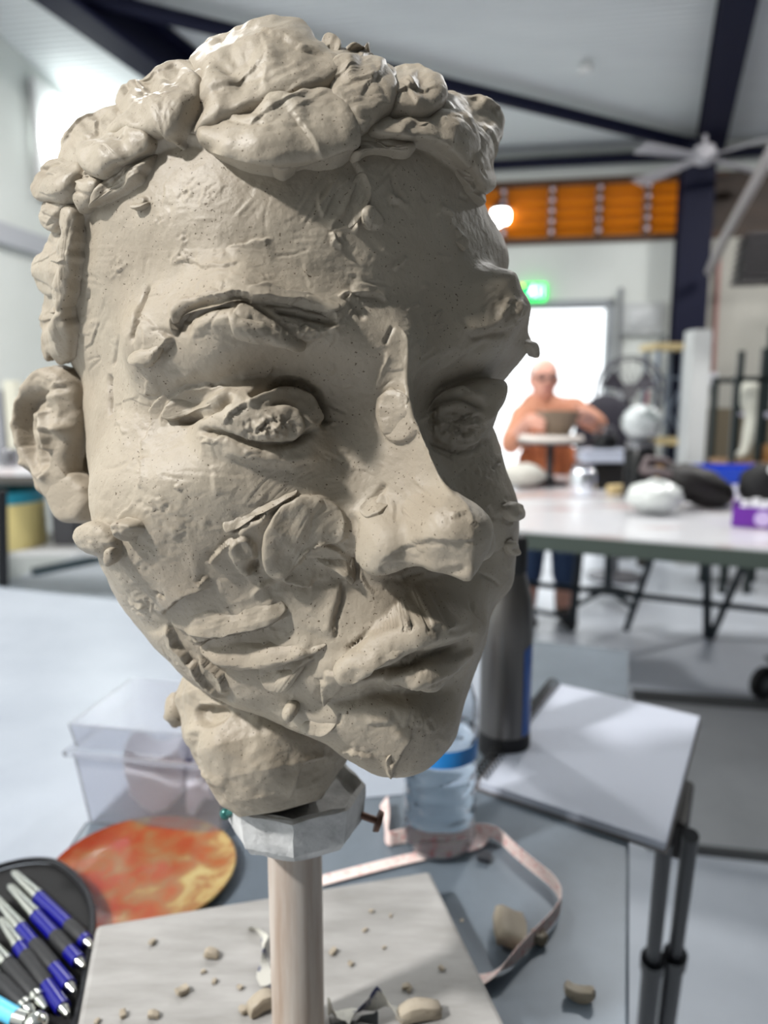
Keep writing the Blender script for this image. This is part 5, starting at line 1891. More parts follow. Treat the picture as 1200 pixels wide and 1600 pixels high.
o = empty('sketchbook', skb(ls / 2, ln_ / 2, TZ), 'open spiral-bound sketchbook with blank white page overhanging the table edge', 'sketchbook')
M_page = mat('white_paper', (176, 181, 194), .6)
MB().prism([skb(-.004, -.002, TZ + .003), skb(ls + .002, -.002, TZ + .003), skb(ls + .002, ln_ + .002, TZ + .003), skb(-.004, ln_ + .002, TZ + .003)], (0, 0, -.0025)).build('back_cover', mat('cover_grey', (88, 84, 84), .6), o)
for k in range(5):
    z0 = TZ + .0034 + k * .0016
    j = .0006 * ((k * 7) % 3 - 1)
    MB().prism([skb(.006, j, z0), skb(ls + j, j, z0), skb(ls + j, ln_ + j, z0), skb(.006, ln_ + j, z0)], (0, 0, .0013)).build('page_block', M_page, o)
ring_me = None
nr_ = 34
for k in range(nr_):
    bpos = .008 + (ln_ - .016) * k / (nr_ - 1)
    c = skb(.002, bpos, TZ + .0102)
    if ring_me is None:
        m = MB()
        ptsr = [Vector((.0092 * math.cos(t) * sx_[0], .0092 * math.cos(t) * sx_[1], .0092 * math.sin(t))) for t in np.linspace(0, 2 * math.pi, 15)]
        m.tube(ptsr, .0012, 6, cap=False)
        ro = m.build('spiral_ring', mat('spiral_black', (24, 24, 26), .4, .3), o, smooth=True, local=True)
        ring_me = ro.data
    else:
        ro = bpy.data.objects.new('spiral_ring', ring_me); link(ro, o)
    ro.location = Vector(c) - o.location

# ---- tape measure
tpx = [(500, 1381, 0), (560, 1365, 0), (640, 1345, 0), (700, 1333, 0), (742, 1326, 0), (757, 1312, .2), (735, 1304, .5), (690, 1306, .8), (640, 1314, .9), (610, 1322, .9)]
tpx2 = [(600, 1262, .6), (606, 1296, .8), (603, 1326, .9), (622, 1320, 1), (680, 1318, 1), (740, 1308, 1), (775, 1312, 1), (800, 1338, 1), (835, 1368, 1), (866, 1392, 1), (880, 1420, 1), (866, 1448, 1), (840, 1474, 1), (812, 1504, 1), (790, 1524, .8), (765, 1536, .3), (735, 1540, 0)]
M_tape = mat('tape_print', (226, 206, 200), .5, noise=((260, 260, 260), (206, 130, 128), .56, .66, 2))


def tape(pts, name, parent):
    P = [np.append(at_z(a, b_, TZ)[:2], t) for a, b_, t in pts]
    P = smooth([p for p in P], 2)
    m = MB(); n = len(P); va = []
    for i in range(n):
        t = P[min(i + 1, n - 1)][:2] - P[max(i - 1, 0)][:2]
        t /= np.linalg.norm(t) + 1e-9
        side = np.array([-t[1], t[0], 0])
        up_ = P[i][2]
        w_ = side * math.cos(up_ * math.pi / 2) + EZ * math.sin(up_ * math.pi / 2)
        nrm = np.cross(np.array([t[0], t[1], 0]), w_)
        base = np.array([P[i][0], P[i][1], TZ + .0022]) - (side * .0065 * math.cos(up_ * math.pi / 2))
        q = [base, base + w_ * .0135, base + w_ * .0135 + nrm * .0006, base + nrm * .0006]
        va.append([m.bm.verts.new(tuple(x)) for x in q])
    for i in range(n - 1):
        for k in range(4):
            m.bm.faces.new((va[i][k], va[i][(k + 1) % 4], va[i + 1][(k + 1) % 4], va[i + 1][k]))
    m.bm.faces.new(va[0]); m.bm.faces.new(va[-1][::-1])
    return m.build(name, M_tape, parent, smooth=True, angle=50)


to = empty('tape_measure', at_z(760, 1330, TZ), 'pink and white tailor\'s tape measure looping round the bottle', 'tape measure')
tape(tpx, 'tape_flat', to)
tape(tpx2, 'tape_loop', to)
e0 = at_z(757, 1338, TZ + .004)
MB().box(e0, (.012, .014, .004), rz=-.4, bevel=.001).build('metal_end', mat('tape_end', (70, 72, 78), .3, .8), to)

# ---- black folding stand beside the table
o = empty('folding_stand', at_z(1055, 1345, .0), 'black metal stand with two telescopic legs under the sketchbook corner', 'stand')
M_blk = mat('black_metal', (24, 26, 30), .4, .3)
for (ut, vt, ub, vb) in ((1036, 1338, 1010, 1600), (1076, 1330, 1041, 1600)):
    a = at_z(ut, vt, .86)
    e_ = at_dep(ub, vb, float(px(a)[2]) * 1.30)
    dd_ = (e_ - a)
    foot = a + dd_ * (a[2] / -dd_[2])
    mid = a + (foot - a) * .24
    MB().tube([a + (a - foot) * .03, mid], .0085, 12).build('upper_tube', M_blk, o, smooth=True)
    MB().tube([mid, foot], .012, 12).build('lower_tube', M_blk, o, smooth=True)
    MB().tube([mid - (foot - a) * .01, mid + (foot - a) * .015], .0145, 12).build('clamp', M_blk, o, smooth=True)
h0 = at_z(1072, 1300, .865)
m = MB(); m.box((0, 0, 0), (.03, .13, .045))
for v_ in m.bm.verts:
    if v_.co.y > 0: v_.co.z *= .35; v_.co.x *= .7
R_ = Matrix.Rotation(math.atan2(sy_[1], sy_[0]) - math.pi / 2, 3, 'Z')
for v_ in m.bm.verts:
    v_.co = R_ @ v_.co + Vector(h0) + Vector((.012, .05, -.005))
m.build('hinge_block', mat('hinge_dark', (44, 42, 42), .5), o, bevel=.006)
# padding under the pouch
m = MB(); c_ = np.mean(np.array(P_), 0)
m.prism([c_ + (p - c_) * .70 + np.array([-.04, -.02, -.0030]) for p in P_], (0, 0, -.0112)); m.build('pouch_padding', M_pouch, tp_, bevel=.002)
# ================================================================== far table and the things around it
FZ = 0.90
fa, fb = at_z(817, 828, FZ), at_z(1200, 857, FZ)
fd_ = (fb - fa)[:2]; fd_ /= np.linalg.norm(fd_)
fn_ = np.array([-fd_[1], fd_[0]])


def ft(s, t, z=FZ):
    p = fa[:2] + fd_ * s + fn_ * t
    return np.array([p[0], p[1], z])


FDEP = 1.72
o = empty('trestle_table', ft(.8, .9, 0), 'long stained white-topped table with dark green edge across the hall', 'table')
M_ftop = mat('stained_white_top', (206, 206, 210), .22, noise=((2.2, 5, 5), (160, 112, 92), .50, .74, 5))
M_green = mat('dark_green_edge', (62, 72, 66), .5)
MB().prism([ft(-.75, 0), ft(2.3, 0), ft(2.3, FDEP), ft(-.75, FDEP)], (0, 0, -.012)).build('table_top', M_ftop, o)
m = MB()
for (a, b) in (((-.75, 0), (2.3, 0)), ((2.3, 0), (2.3, FDEP)), ((2.3, FDEP), (-.75, FDEP)), ((-.75, FDEP), (-.75, 0))):
    m.bar(ft(*a, FZ - .035), ft(*b, FZ - .035), .022, .05)
m.build('edge_frame', M_green, o)
M_leg = mat('trestle_steel', (44, 52, 58), .4, .4)


def fl(u_, v_):
    return at_z(u_, v_, 0.0)


def leg(foot, slope_px, name='leg'):
    """leg rising from its foot on the floor; slope in metres sideways over its height"""
    top = foot + np.array([slope_px, -.10, 0.0]); top[2] = FZ - .06
    return MB().bar(foot, top, .035).build(name, M_leg, o)


leg(fl(978, 985), .20); leg(fl(893, 985), .02)
leg(fl(1105, 996), -.10); leg(fl(1110, 998), .24)
leg(fl(1290, 1000), -.10); leg(fl(760, 985), -.1)
q0, q1, q2 = fl(978, 985), fl(893, 985), fl(1108, 997)
MB().bar(at_y(812, 910, q1[1]), at_y(1000, 931, q0[1] - .03), .03).build('stretcher', M_leg, o)
MB().bar(at_y(1000, 931, q0[1] - .03), at_y(1230, 957, q2[1] - .03), .03).build('stretcher', M_leg, o)
MB().bar(at_y(812, 949, q1[1]), at_y(893, 966, q1[1]), .024).build('foot_bar', M_leg, o)

# flat grey band with dark edge strips on the floor, caster of a trolley
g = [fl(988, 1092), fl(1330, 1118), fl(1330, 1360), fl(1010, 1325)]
o = empty('floor_band', (g[0] + g[2]) / 2, 'dull grey floor band with dark edge strips', 'mat')
MB().prism([p + EZ * .008 for p in g], (0, 0, -.0075)).build('band_sheet', mat('band_grey', (128, 131, 134), .6, noise=(3, (142, 145, 148), .3, .7, 4)), o)
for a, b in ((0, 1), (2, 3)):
    MB().bar(g[a] + EZ * .012, g[b] + EZ * .012, .022 if a else .07, .022 if a else .04).build('border', mat('band_edge', (56, 58, 60), .6), o)
cw = fl(1192, 1092) + EZ * .075
o = empty('caster_wheel', cw - EZ * .075, 'black caster wheel on the floor at the right edge', 'wheel')
R_ = Matrix.Rotation(math.radians(90), 3, 'X')
Rz = Matrix.Rotation(math.radians(20), 3, 'Z') @ R_
MB().lathe([(.03, -.018), (.068, -.018), (.075, -.010), (.075, .010), (.068, .018), (.03, .018)], cw, 28, Rz).build('tyre', mat('black_rubber', (26, 26, 28)), o, smooth=True)
MB().lathe([(.005, -.020), (.032, -.019), (.032, .019), (.005, .020)], cw, 20, Rz).build('hub', mat('hub_grey', (120, 122, 126), .4, .5), o, smooth=True)
m = MB()
for s in (-1, 1):
    m.bar(cw + np.array([.01, s * .024, 0]), cw + np.array([.05, s * .02, .10]), .03, .005)
m.box(cw + np.array([.06, 0, .105]), (.10, .08, .012)); m.build('fork', mat('hub_grey', (120, 122, 126)), o)

# ---- things on the far table (positions by their foot on the table)
def on_t(u_, v_):
    return at_z(u_, v_, FZ)


# bag: pale plastic bundle with a dark strap bag slumped on it
p = on_t(1022, 803)
o = empty('plastic_bag', p, 'bunched clear and white plastic bag on the far table', 'bag')
m = MB(); m.blob(p + EZ * .064, (.10, .09, .058), seg=28, rings=18, rough=.16, seed=3); m.build('bag_body', mat('cloudy_plastic', (214, 218, 216), .25), o, smooth=True, angle=0)
m = MB(); m.tube([p + np.array([-.05, 0, .09]), p + np.array([-.02, -.03, .125]), p + np.array([.03, -.03, .11])], [.018, .012, .016], 10); m.build('knot', mat('cloudy_plastic', (214, 218, 216)), o, smooth=True)
p = on_t(1084, 796)
o = empty('dark_bag', p, 'slumped dark brown bag with looped strap beside the plastic bag', 'bag')
M_bag = mat('dark_brown_cloth', (20, 16, 16), .55)
m = MB(); m.blob(p + EZ * .085 + np.array([.03, .06, 0]), (.15, .10, .072), seg=28, rings=18, rough=.10, seed=8, M=Matrix.Rotation(.35, 3, 'Y')); m.build('bag_body', M_bag, o, smooth=True, angle=0)
m = MB(); c = p + np.array([-.10, .05, .15])
m.tube([c + np.array([-.085, 0, -.01]), c + np.array([-.06, .03, .035]), c + np.array([0, .03, .03]), c + np.array([.07, .02, -.01]), c + np.array([.12, 0, -.06]), c + np.array([.04, -.03, -.03]), c + np.array([-.04, -.03, -.005]), c + np.array([-.085, 0, -.01])], .016, 10)
m.build('strap', mat('strap_taupe', (96, 84, 86), .5), o, smooth=True)
# purple box of bottles
p = on_t(1180, 822)
o = empty('purple_tray', p, 'purple carton tray with white bottles at the right edge', 'carton')
M_pur = mat('purple_card', (110, 44, 160), .4)
rz = -.45
Rm = Matrix.Rotation(rz, 3, 'Z')


def prt(x, y, z):
    return np.array(Rm @ Vector((x, y, z))) + p


m = MB()
m.box(prt(.06, .03, .004), (.26, .15, .006), rz)
m.box(prt(.06, -.045, .035), (.26, .004, .066), rz); m.box(prt(.06, .105, .035), (.26, .004, .066), rz)
m.box(prt(-.07, .03, .040), (.004, .15, .078), rz); m.box(prt(.19, .03, .035), (.004, .15, .066), rz)
m.build('tray', M_pur, o)
m = MB(); m.lathe([(.001, -.0015), (.026, -.0015), (.026, .0015), (.001, .0015)], prt(.02, -.0485, .032), 20, Rm @ Matrix.Rotation(math.pi / 2, 3, 'X'), close=False); m.build('printed_roundel', mat('lilac_print', (206, 186, 232), .4), o)
for k, (x, y) in enumerate(((-.03, .0), (.03, .01), (.09, .0), (.0, .06), (.07, .06))):
    q = prt(x, y, .0075)
    t = empty('white_bottle', q, ['squat white bottle at the near left of the purple tray', 'squat white bottle in the near middle of the purple tray', 'squat white bottle at the near right of the purple tray', 'squat white bottle at the far left of the purple tray', 'squat white bottle at the far right of the purple tray'][k], 'bottle', 'white bottles in the purple tray')
    MB().lathe([(.001, 0), (.024, 0), (.025, .05), (.018, .062), (.001, .062)], q, 16, close=False).build('bottle_body', mat('white_plastic', (226, 226, 232), .3), t, smooth=True)
    MB().lathe([(.014, .060), (.014, .078), (.001, .078)], q, 14, close=False).build('bottle_cap', mat('white_cap', (236, 236, 238), .3), t, smooth=True)
# black cloth bag behind the purple tray
p = on_t(1192, 795)
o = empty('black_pouch', p, 'soft black pouch standing behind the purple tray', 'pouch')
m = MB(); m.blob(p + EZ * .091, (.10, .07, .085), seg=22, rings=14, rough=.10, seed=12); m.build('pouch_body', mat('black_cloth', (18, 18, 20), .7), o, smooth=True, angle=0)
m = MB(); m.blob(p + np.array([.0, -.05, .15]), (.018, .015, .022), seg=12, rings=8); m.build('white_tag', mat('white_cap', (236, 236, 238)), o, smooth=True)
# orange clay figure
p = on_t(1108, 780)
tag(MB().lathe([(.001, 0), (.035, 0), (.040, .02), (.026, .05), (.034, .075), (.030, .10), (.012, .115), (.001, .117)], p, 20, close=False).build('terracotta_pot', mat('terracotta', (176, 104, 60), .6), smooth=True), 'small terracotta pot behind the dark bag', 'pot')
tag(MB().blob(on_t(1128, 790) + EZ * .026, (.05, .035, .022), seg=16, rings=10, rough=.2, seed=4).build('clay_slab', mat('pale_clay', (188, 170, 150), .6), smooth=True), 'pale clay lump beside the terracotta pot', 'clay')
# white crumpled cloth
tag(MB().blob(on_t(1062, 762) + EZ * .048, (.09, .06, .04), seg=22, rings=14, rough=.28, seed=9).build('crumpled_cloth', mat('white_cloth', (222, 222, 226), .7), smooth=True), 'crumpled white cloth below the blue tray on the far table', 'cloth')
tag(MB().blob(on_t(815, 762) + EZ * .062, (.11, .10, .055), seg=24, rings=14, rough=.16, seed=19).build('clay_heap', mat('pale_grey_clay', (196, 194, 186), .6), smooth=True), 'pale grey clay heap on the table in front of the seated potter', 'clay')
# blue tray
p0, p1 = on_t(1078, 756), on_t(1225, 756)
o = empty('blue_tray', (p0 + p1) / 2, 'long bright blue plastic tray at the back of the far table', 'tray')
w_ = float(np.linalg.norm(p1 - p0))
c = (p0 + p1) / 2
m = MB(); m.box(c + EZ * .008 + np.array([0, .12, 0]), (w_, .28, .012)); m.build('tray_floor', mat('blue_plastic', (34, 74, 196), .35), o)
m = MB(); m.box(c + EZ * .04 + np.array([0, -.015, 0]), (w_, .012, .07)); m.box(c + EZ * .04 + np.array([0, .255, 0]), (w_, .012, .07))
for s in (-1, 1):
    m.box(c + EZ * .04 + np.array([s * w_ / 2, .12, 0]), (.012, .28, .07))
m.build('tray_rim', mat('blue_plastic', (34, 74, 196)), o, bevel=.003)
# black bottle / pump dispenser
p = on_t(996, 778)
o = empty('black_canister', p, 'tall black canister on the far table', 'canister')
MB().lathe([(.001, 0), (.062, 0), (.064, .01), (.064, .20), (.058, .212), (.001, .214)], p, 24, close=False).build('canister_body', mat('gloss_black', (14, 15, 18), .25), o, smooth=True)
MB().lathe([(.060, .212), (.060, .238), (.04, .246), (.001, .246)], p, 24, close=False).build('canister_lid', mat('steel_lid', (150, 150, 156), .25, .8), o, smooth=True)
p2 = p + EZ * .246
tag(MB().blob(p2 + EZ * .072, (.085, .07, .072), seg=24, rings=16, rough=.10, seed=31).build('plastic_bundle', mat('cloudy_plastic2', (196, 202, 204), .25, noise=(14, (120, 128, 128), .5, .62, 3)), smooth=True), 'cloudy plastic bundle resting on the tall black canister', 'bundle')
# bright glass jar, white box, black box near the potter
p = on_t(910, 775)
o = empty('glass_jar', p, 'shining glass jar on the far table before the black chair', 'jar')
MB().lathe([(.001, .002), (.05, .002), (.055, .012), (.055, .10), (.045, .118), (.040, .120), (.040, .13), (.037, .13), (.037, .118), (.052, .098), (.052, .014), (.001, .006)], p, 28, close=False).build('jar_body', mat('bright_glass', (238, 242, 250), .05, .85, spec=.8), o, smooth=True)
MB().lathe([(.043, .122), (.043, .14), (.001, .142)], p, 24, close=False).build('jar_lid', mat('steel_lid', (150, 150, 156)), o, smooth=True)
p = on_t(938, 763)
o = empty('black_box', p, 'low black box carrying the white tray', 'box')
MB().box(p + EZ * .055 + np.array([.02, .03, 0]), (.16, .14, .11), bevel=.006).build('box_body', mat('black_box', (20, 20, 22), .4), o)
MB().box(p + EZ * .114 + np.array([.02, .03, 0]), (.165, .145, .01), bevel=.003).build('box_lid', mat('black_box_lid', (30, 30, 33), .35), o)
p2 = p + EZ * .119
o = empty('white_tray', p2, 'bluish white tray on top of the low black box', 'tray')
MB().box(p2 + EZ * .03 + np.array([0, .03, 0]), (.20, .15, .05), bevel=.008).build('tray_body', mat('bluish_white', (206, 214, 232), .2), o)
MB().box(p2 + EZ * .060 + np.array([0, .03, 0]), (.21, .16, .012), bevel=.004).build('tray_lid', mat('bluish_white_lid', (216, 222, 236), .2), o)
p3 = p2 + EZ * .066 + np.array([.02, .03, 0])
o = empty('steel_kettle', p3, 'small shiny black kettle on the white tray', 'kettle')
MB().lathe([(.001, 0), (.055, 0), (.062, .02), (.055, .05), (.03, .066), (.001, .068)], p3, 24, close=False).build('kettle_body', mat('gloss_black', (14, 15, 18)), o, smooth=True)
m = MB(); m.tube([p3 + np.array([-.05, 0, .05]), p3 + np.array([-.03, 0, .10]), p3 + np.array([.03, 0, .10]), p3 + np.array([.05, 0, .05])], .007, 8); m.build('handle', mat('steel_lid', (150, 150, 156)), o, smooth=True)
m = MB(); m.blob(p3 + np.array([0, 0, .074]), .013, seg=12, rings=8); m.build('lid_knob', mat('steel_lid', (150, 150, 156)), o, smooth=True)
tag(MB().box(on_t(965, 772) + EZ * .02, (.09, .06, .04), rz=.3, bevel=.006).build('wood_block', mat('pale_wood', (206, 186, 140), .6)), 'pale wooden block left of the tall black canister', 'block')
# potter's banding wheel with bowl and slab
WP = on_t(858, 757)
hz = float(at_y(858, 690, WP[1])[2]) - FZ
o = empty('banding_wheel', WP, 'dark metal banding wheel in front of the potter', 'turntable')
M_wh = mat('wheel_iron', (58, 58, 62), .45, .4)
MB().lathe([(.001, 0), (.085, 0), (.085, .012), (.03, .022), (.018, .04), (.018, hz - .02), (.03, hz - .012), (.03, hz - .008)], WP, 24, close=True).build('pedestal', M_wh, o, smooth=True)
MB().lathe([(.001, hz - .010), (.165, hz - .010), (.168, hz - .004), (.165, hz), (.001, hz)], WP, 36, close=False).build('wheel_head', M_wh, o, smooth=True)
W1 = WP + EZ * hz
tag(MB().lathe([(.001, .0), (.15, .0), (.158, .012), (.15, .03), (.001, .034)], W1, 30, close=False).build('plaster_bat', mat('plaster_white', (214, 206, 200), .7), smooth=True), 'thick pale plaster bat on the banding wheel', 'bat')
W2 = W1 + EZ * .034
BWL = W2
zr = float(at_y(870, 642, WP[1])[2]) - float(W2[2])
zr = max(zr, .09)
tag(MB().lathe([(.001, 0), (.055, 0), (.075, zr * .35), (.105, zr * .8), (.112, zr), (.104, zr), (.094, zr * .8), (.065, zr * .35), (.045, .012), (.001, .010)], W2 + np.array([.035, 0, 0]), 36, close=False).build('clay_bowl', mat('brown_clay', (128, 112, 96), .65), smooth=True), 'brown grey clay bowl being shaped by the potter', 'bowl')
# black padded chair
p = at_z(952, 965, 0); p = np.array([1.42, 4.75, 0.0])
o = empty('black_chair', p, 'black padded office chair behind the far table', 'chair')
M_ch = mat('charcoal_cloth', (44, 42, 52), .7)
ctr = at_dep(945, 672, 4.8)
p = np.array([ctr[0], ctr[1], 0]); o.location = p
m = MB(); m.blob((ctr[0], ctr[1], ctr[2] - .02), (.20, .07, .25), seg=28, rings=18); m.build('backrest', M_ch, o, smooth=True)
m = MB(); m.blob((p[0], p[1] - .25, .56), (.23, .22, .05), seg=24, rings=12); m.build('seat', M_ch, o, smooth=True)
MB().tube([p + np.array([0, .06, .95]), p + np.array([0, .06, .62]), p + np.array([0, -.1, .52])], .02, 8).build('back_bar', M_leg, o, smooth=True)
MB().tube([p + np.array([0, -.22, .52]), p + np.array([0, -.22, .10])], .028, 10).build('gas_lift', M_leg, o, smooth=True)
for k in range(5):
    a = k * 2 * math.pi / 5
    MB().tube([p + np.array([0, -.22, .11]), p + np.array([.28 * math.cos(a), -.22 + .28 * math.sin(a), .045])], [.022, .016], 8).build('foot', M_leg, o, smooth=True)
# pedestal fan
fcx = at_dep(982, 612, 5.15)
o = empty('pedestal_fan', (fcx[0], fcx[1], 0), 'grey pedestal fan with wire cage left of the steel rack', 'fan')
M_wire = mat('fan_wire', (92, 92, 98), .4, .4)
for y, rr_ in ((-.06, .22), (-.02, .245), (.03, .22)):
    m = MB(); m.tube([fcx + np.array([rr_ * math.cos(t), y, rr_ * math.sin(t)]) for t in np.linspace(0, 2 * math.pi, 33)], .006, 6, cap=False); m.build('cage_ring', M_wire, o, smooth=True)
m = MB()
for k in range(18):
    t = k * 2 * math.pi / 18
    m.tube([fcx + np.array([.05 * math.cos(t), -.08, .05 * math.sin(t)]), fcx + np.array([.22 * math.cos(t), -.06, .22 * math.sin(t)]), fcx + np.array([.245 * math.cos(t), -.02, .245 * math.sin(t)])], .003, 5)
m.build('cage_wires', M_wire, o, smooth=True)
for k in range(3):
    t0 = .5 + k * 2 * math.pi / 3
    m = MB(); q = [fcx + np.array([r_ * math.cos(t0 + dt), dy, r_ * math.sin(t0 + dt)]) for r_, dt, dy in ((.03, -.4, -.02), (.19, -.35, -.03), (.20, .35, .02), (.03, .4, .01))]
    m.prism(q, (0, .004, 0)); m.build('blade', mat('fan_blade', (70, 66, 74), .3), o)
m = MB(); m.tube([fcx + np.array([0, -.03, 0]), fcx + np.array([0, .14, 0])], .055, 14); m.build('motor', mat('fan_motor', (110, 108, 112), .4), o, smooth=True)
MB().tube([fcx + np.array([0, .08, -.04]), np.array([fcx[0], fcx[1] + .08, .03])], .018, 8).build('pole', M_wire, o, smooth=True)
MB().lathe([(.001, 0), (.20, 0), (.20, .02), (.03, .04), (.001, .04)], (fcx[0], fcx[1] + .08, 0), 24, close=False).build('base', M_wire, o, smooth=True)
# steel rack with timber shelves
RY = 6.05
ra_, rb_ = at_y(1030, 535, RY), at_y(1070, 535, RY)
o = empty('steel_rack', np.array([(ra_[0] + rb_[0]) / 2, RY + .12, 0]), 'narrow galvanised rack with two timber shelves before the white post', 'rack')
M_galv = mat('galvanised', (132, 142, 156), .35, .6)
xa, xb = float(ra_[0]), float(rb_[0])
zt = float(ra_[2])
for x in (xa, xb):
    for y in (RY, RY + .28):
        MB().bar((x, y, 0), (x, y, zt), .030).build('upright', M_galv, o)
z1_, z2_ = float(at_y(1040, 541, RY)[2]), float(at_y(1040, 690, RY)[2])
for z in (z1_, z2_):
    MB().box(((xa + xb) / 2, RY + .14, z), (xb - xa + .10, .34, .05)).build('shelf', mat('pale_wood', (206, 186, 140)), o)
for (za, zb) in ((z2_ + .05, z1_ - .3), (z1_ - .3, z2_ + .05)):
    MB().bar((xa, RY - .02, za), (xb, RY - .02, zb), .014).build('cross_brace', M_galv, o)
MB().bar((xa, RY, z1_ - .25), (xb, RY, z1_ - .25), .02).build('cross_bar', M_galv, o)
m = MB(); m.tube([(xa + .05, RY + .1, z1_ + .025), (xa + .08, RY + .1, z1_ + .08), (xb - .12, RY + .1, z1_ + .08)], .03, 10)
tag(m.build('coiled_hose', mat('hose_grey', (112, 116, 118), .5), smooth=True), 'grey hose bundle on the top shelf of the steel rack', 'hose')
tag(MB().box(((xa + xb) / 2 - .05, RY + .10, z2_ - .22), (.14, .16, .16), bevel=.01).build('mustard_box', mat('mustard', (176, 134, 66), .6)), 'mustard brown box hung under the rack\'s lower shelf', 'box')
bxz = z2_ - .30
MB().box(((xa + xb) / 2, RY + .14, bxz - .02), (xb - xa + .06, .32, .035)).build('shelf', mat('pale_wood', (206, 186, 140)), o)
# mop handles
for (u0, v0, u1, v1, col, lab) in ((1013, 612, 1000, 700, (170, 92, 92), 'thin red handled broom leaning by the pedestal fan'), (1026, 600, 1018, 720, (40, 42, 48), 'thin black handled broom leaning on the steel rack')):
    yb_ = 5.95 if u0 < 1020 else 5.66
    a, b = at_y(u0, v0, yb_), at_y(u1, v1, yb_)
    d_ = (b - a) / (a[2] - b[2])
    foot = a + d_ * (a[2] - .10)
    o = empty('broom', foot - EZ * .10, lab, 'broom')
    MB().tube([a, foot], .012, 8).build('handle', mat('broom_%d' % u0, col, .5), o, smooth=True)
    MB().box(foot - EZ * .05, (.12, .05, .10), bevel=.01).build('brush_head', mat('bristle', (60, 58, 56), .9), o)
# white board post
a, b = at_y(1082, 515, 5.72), at_y(1112, 515, 5.72)
wd_ = float(b[0] - a[0]); zt = float(a[2])
o = empty('white_plinth', np.array([(a[0] + b[0]) / 2, 5.78, 0]), 'tall narrow white plinth standing right of the steel rack', 'plinth')
MB().box(((a[0] + b[0]) / 2, 5.78, zt / 2), (wd_, .18, zt), bevel=.008).build('shaft', mat('plinth_white', (206, 208, 208), .6), o)
MB().box(((a[0] + b[0]) / 2, 5.78, .03), (wd_ + .04, .22, .06), bevel=.004).build('foot', mat('plinth_white2', (186, 188, 188), .6), o)
# red pipe and valve on the wall behind
p = far_at(1117, 500, 6.95)
o = empty('red_pipe', p, 'faint red pipe on the wall right of the white plinth', 'pipe')
MB().tube([p + EZ * .55, far_at(1114, 585, 6.95)], .018, 8).build('riser', mat('faded_red', (176, 132, 126), .5), o, smooth=True)
q = far_at(1112, 592, 6.93)
MB().box(q, (.09, .06, .11), bevel=.006).build('valve_box', mat('white_plastic', (226, 226, 232)), o)
# open black shelf with plaster leg
SY = 4.85
x0, x1 = float(at_y(1148, 650, SY)[0]), float(at_y(1235, 650, SY)[0])
xm = float(at_y(1188, 650, SY)[0])
zt = float(at_y(1150, 588, SY)[2]); zs = float(at_y(1165, 722, SY)[2])
o = empty('open_shelf', ((x0 + x1) / 2, SY + .15, 0), 'open black metal shelving unit at the right edge', 'shelf')
M_fr = mat('shelf_black', (38, 46, 46), .5, .3)
for x in (x0, xm, x1):
    for y in (SY, SY + .32):
        MB().bar((x, y, 0), (x, y, zt + (.35 if x == x1 else 0) + (.18 if x == xm else 0)), .035).build('post', M_fr, o)
for z in (zt - .02,):
    MB().bar((x0, SY, z), (x1, SY, z), .035).build('rail', M_fr, o); MB().bar((x0, SY + .32, z), (x1, SY + .32, z), .035).build('rail', M_fr, o)
for z in (zs, zs - .45):
    MB().box(((x0 + x1) / 2, SY + .16, z - .015), (x1 - x0 + .03, .36, .03)).build('shelf_board', mat('shelf_wood', (150, 116, 80), .6), o)
MB().box(((xm + x1) / 2, SY + .16, zs + (zt - zs) * .55), (x1 - xm, .34, .025)).build('shelf_board', mat('lilac_grey', (176, 174, 190), .6), o)
LG = [(1176, 594, .045), (1168, 615, .062), (1170, 632, .060), (1176, 650, .044), (1174, 668, .048), (1170, 685, .044), (1166, 700, .034), (1162, 711, .034), (1152, 716, .030), (1146, 718, .022)]
m = MB(); m.tube([at_y(a_, b_, SY + .10) for a_, b_, r_ in LG], [r_ for a_, b_, r_ in LG], 18)
lo = min(v_.co.z for v_ in m.bm.verts)
for v_ in m.bm.verts: v_.co.z += zs + .001 - lo
tag(m.build('plaster_cast', mat('plaster_cream', (222, 222, 210), .6), smooth=True, sub=1), 'white plaster cast of a bent leg on the open shelf', 'sculpture')
for k, (u_, v_, c_) in enumerate(((1196, 715, (176, 130, 80)), (1222, 715, (120, 96, 70)))):
    q = at_y(u_, v_, SY + .1); q[2] = zs
    tag(MB().lathe([(.001, 0), (.03, 0), (.045, .05), (.03, .10), (.02, .11), (.001, .11)], q, 18, close=False).build('small_pot', mat('pot_%d' % k, c_, .6), smooth=True), ['ochre small pot on the shelf right of the plaster leg', 'brown small pot at the far end of the shelf'][k], 'pot')

# ---- left background: bench with shelf, yellow tub
bl = at_z(-140, 738, .90); br = at_z(150, 722, .90)
LY = 4.35
lx0, lx1 = -3.05, -1.55
o = empty('side_bench', (-2.2, LY, 0), 'pale topped side bench at the left behind the ear', 'bench')
MB().box((-2.05, LY + .25, .885), (1.5, .7, .03)).build('bench_top', mat('bench_white', (222, 220, 222), .35, noise=(4, (206, 180, 176), .55, .75, 3)), o)
MB().box((-2.05, LY - .09, .845), (1.5, .02, .05)).build('apron', mat('bench_apron', (84, 82, 78), .5), o)
for x in (-2.75, -1.35):
    for y in (LY - .05, LY + .55):
        MB().bar((x, y, 0), (x, y, .87), .05).build('leg', mat('bench_leg', (70, 72, 74), .5), o)
MB().box((-2.05, LY + .25, .40), (1.42, .62, .03)).build('lower_shelf', mat('bench_shelf', (196, 196, 196), .6), o)
ty = LY + .12
ta, tbb = at_y(-60, 872, ty), at_y(71, 872, ty)
tcx = (ta + tbb) / 2; trr = float(tbb[0] - ta[0]) / 2
ztop = float(at_y(20, 764, ty)[2])
o = empty('yellow_tub', (tcx[0], ty, .415), 'yellow tub with teal rim on the side bench\'s lower shelf', 'tub')
zb = .4155
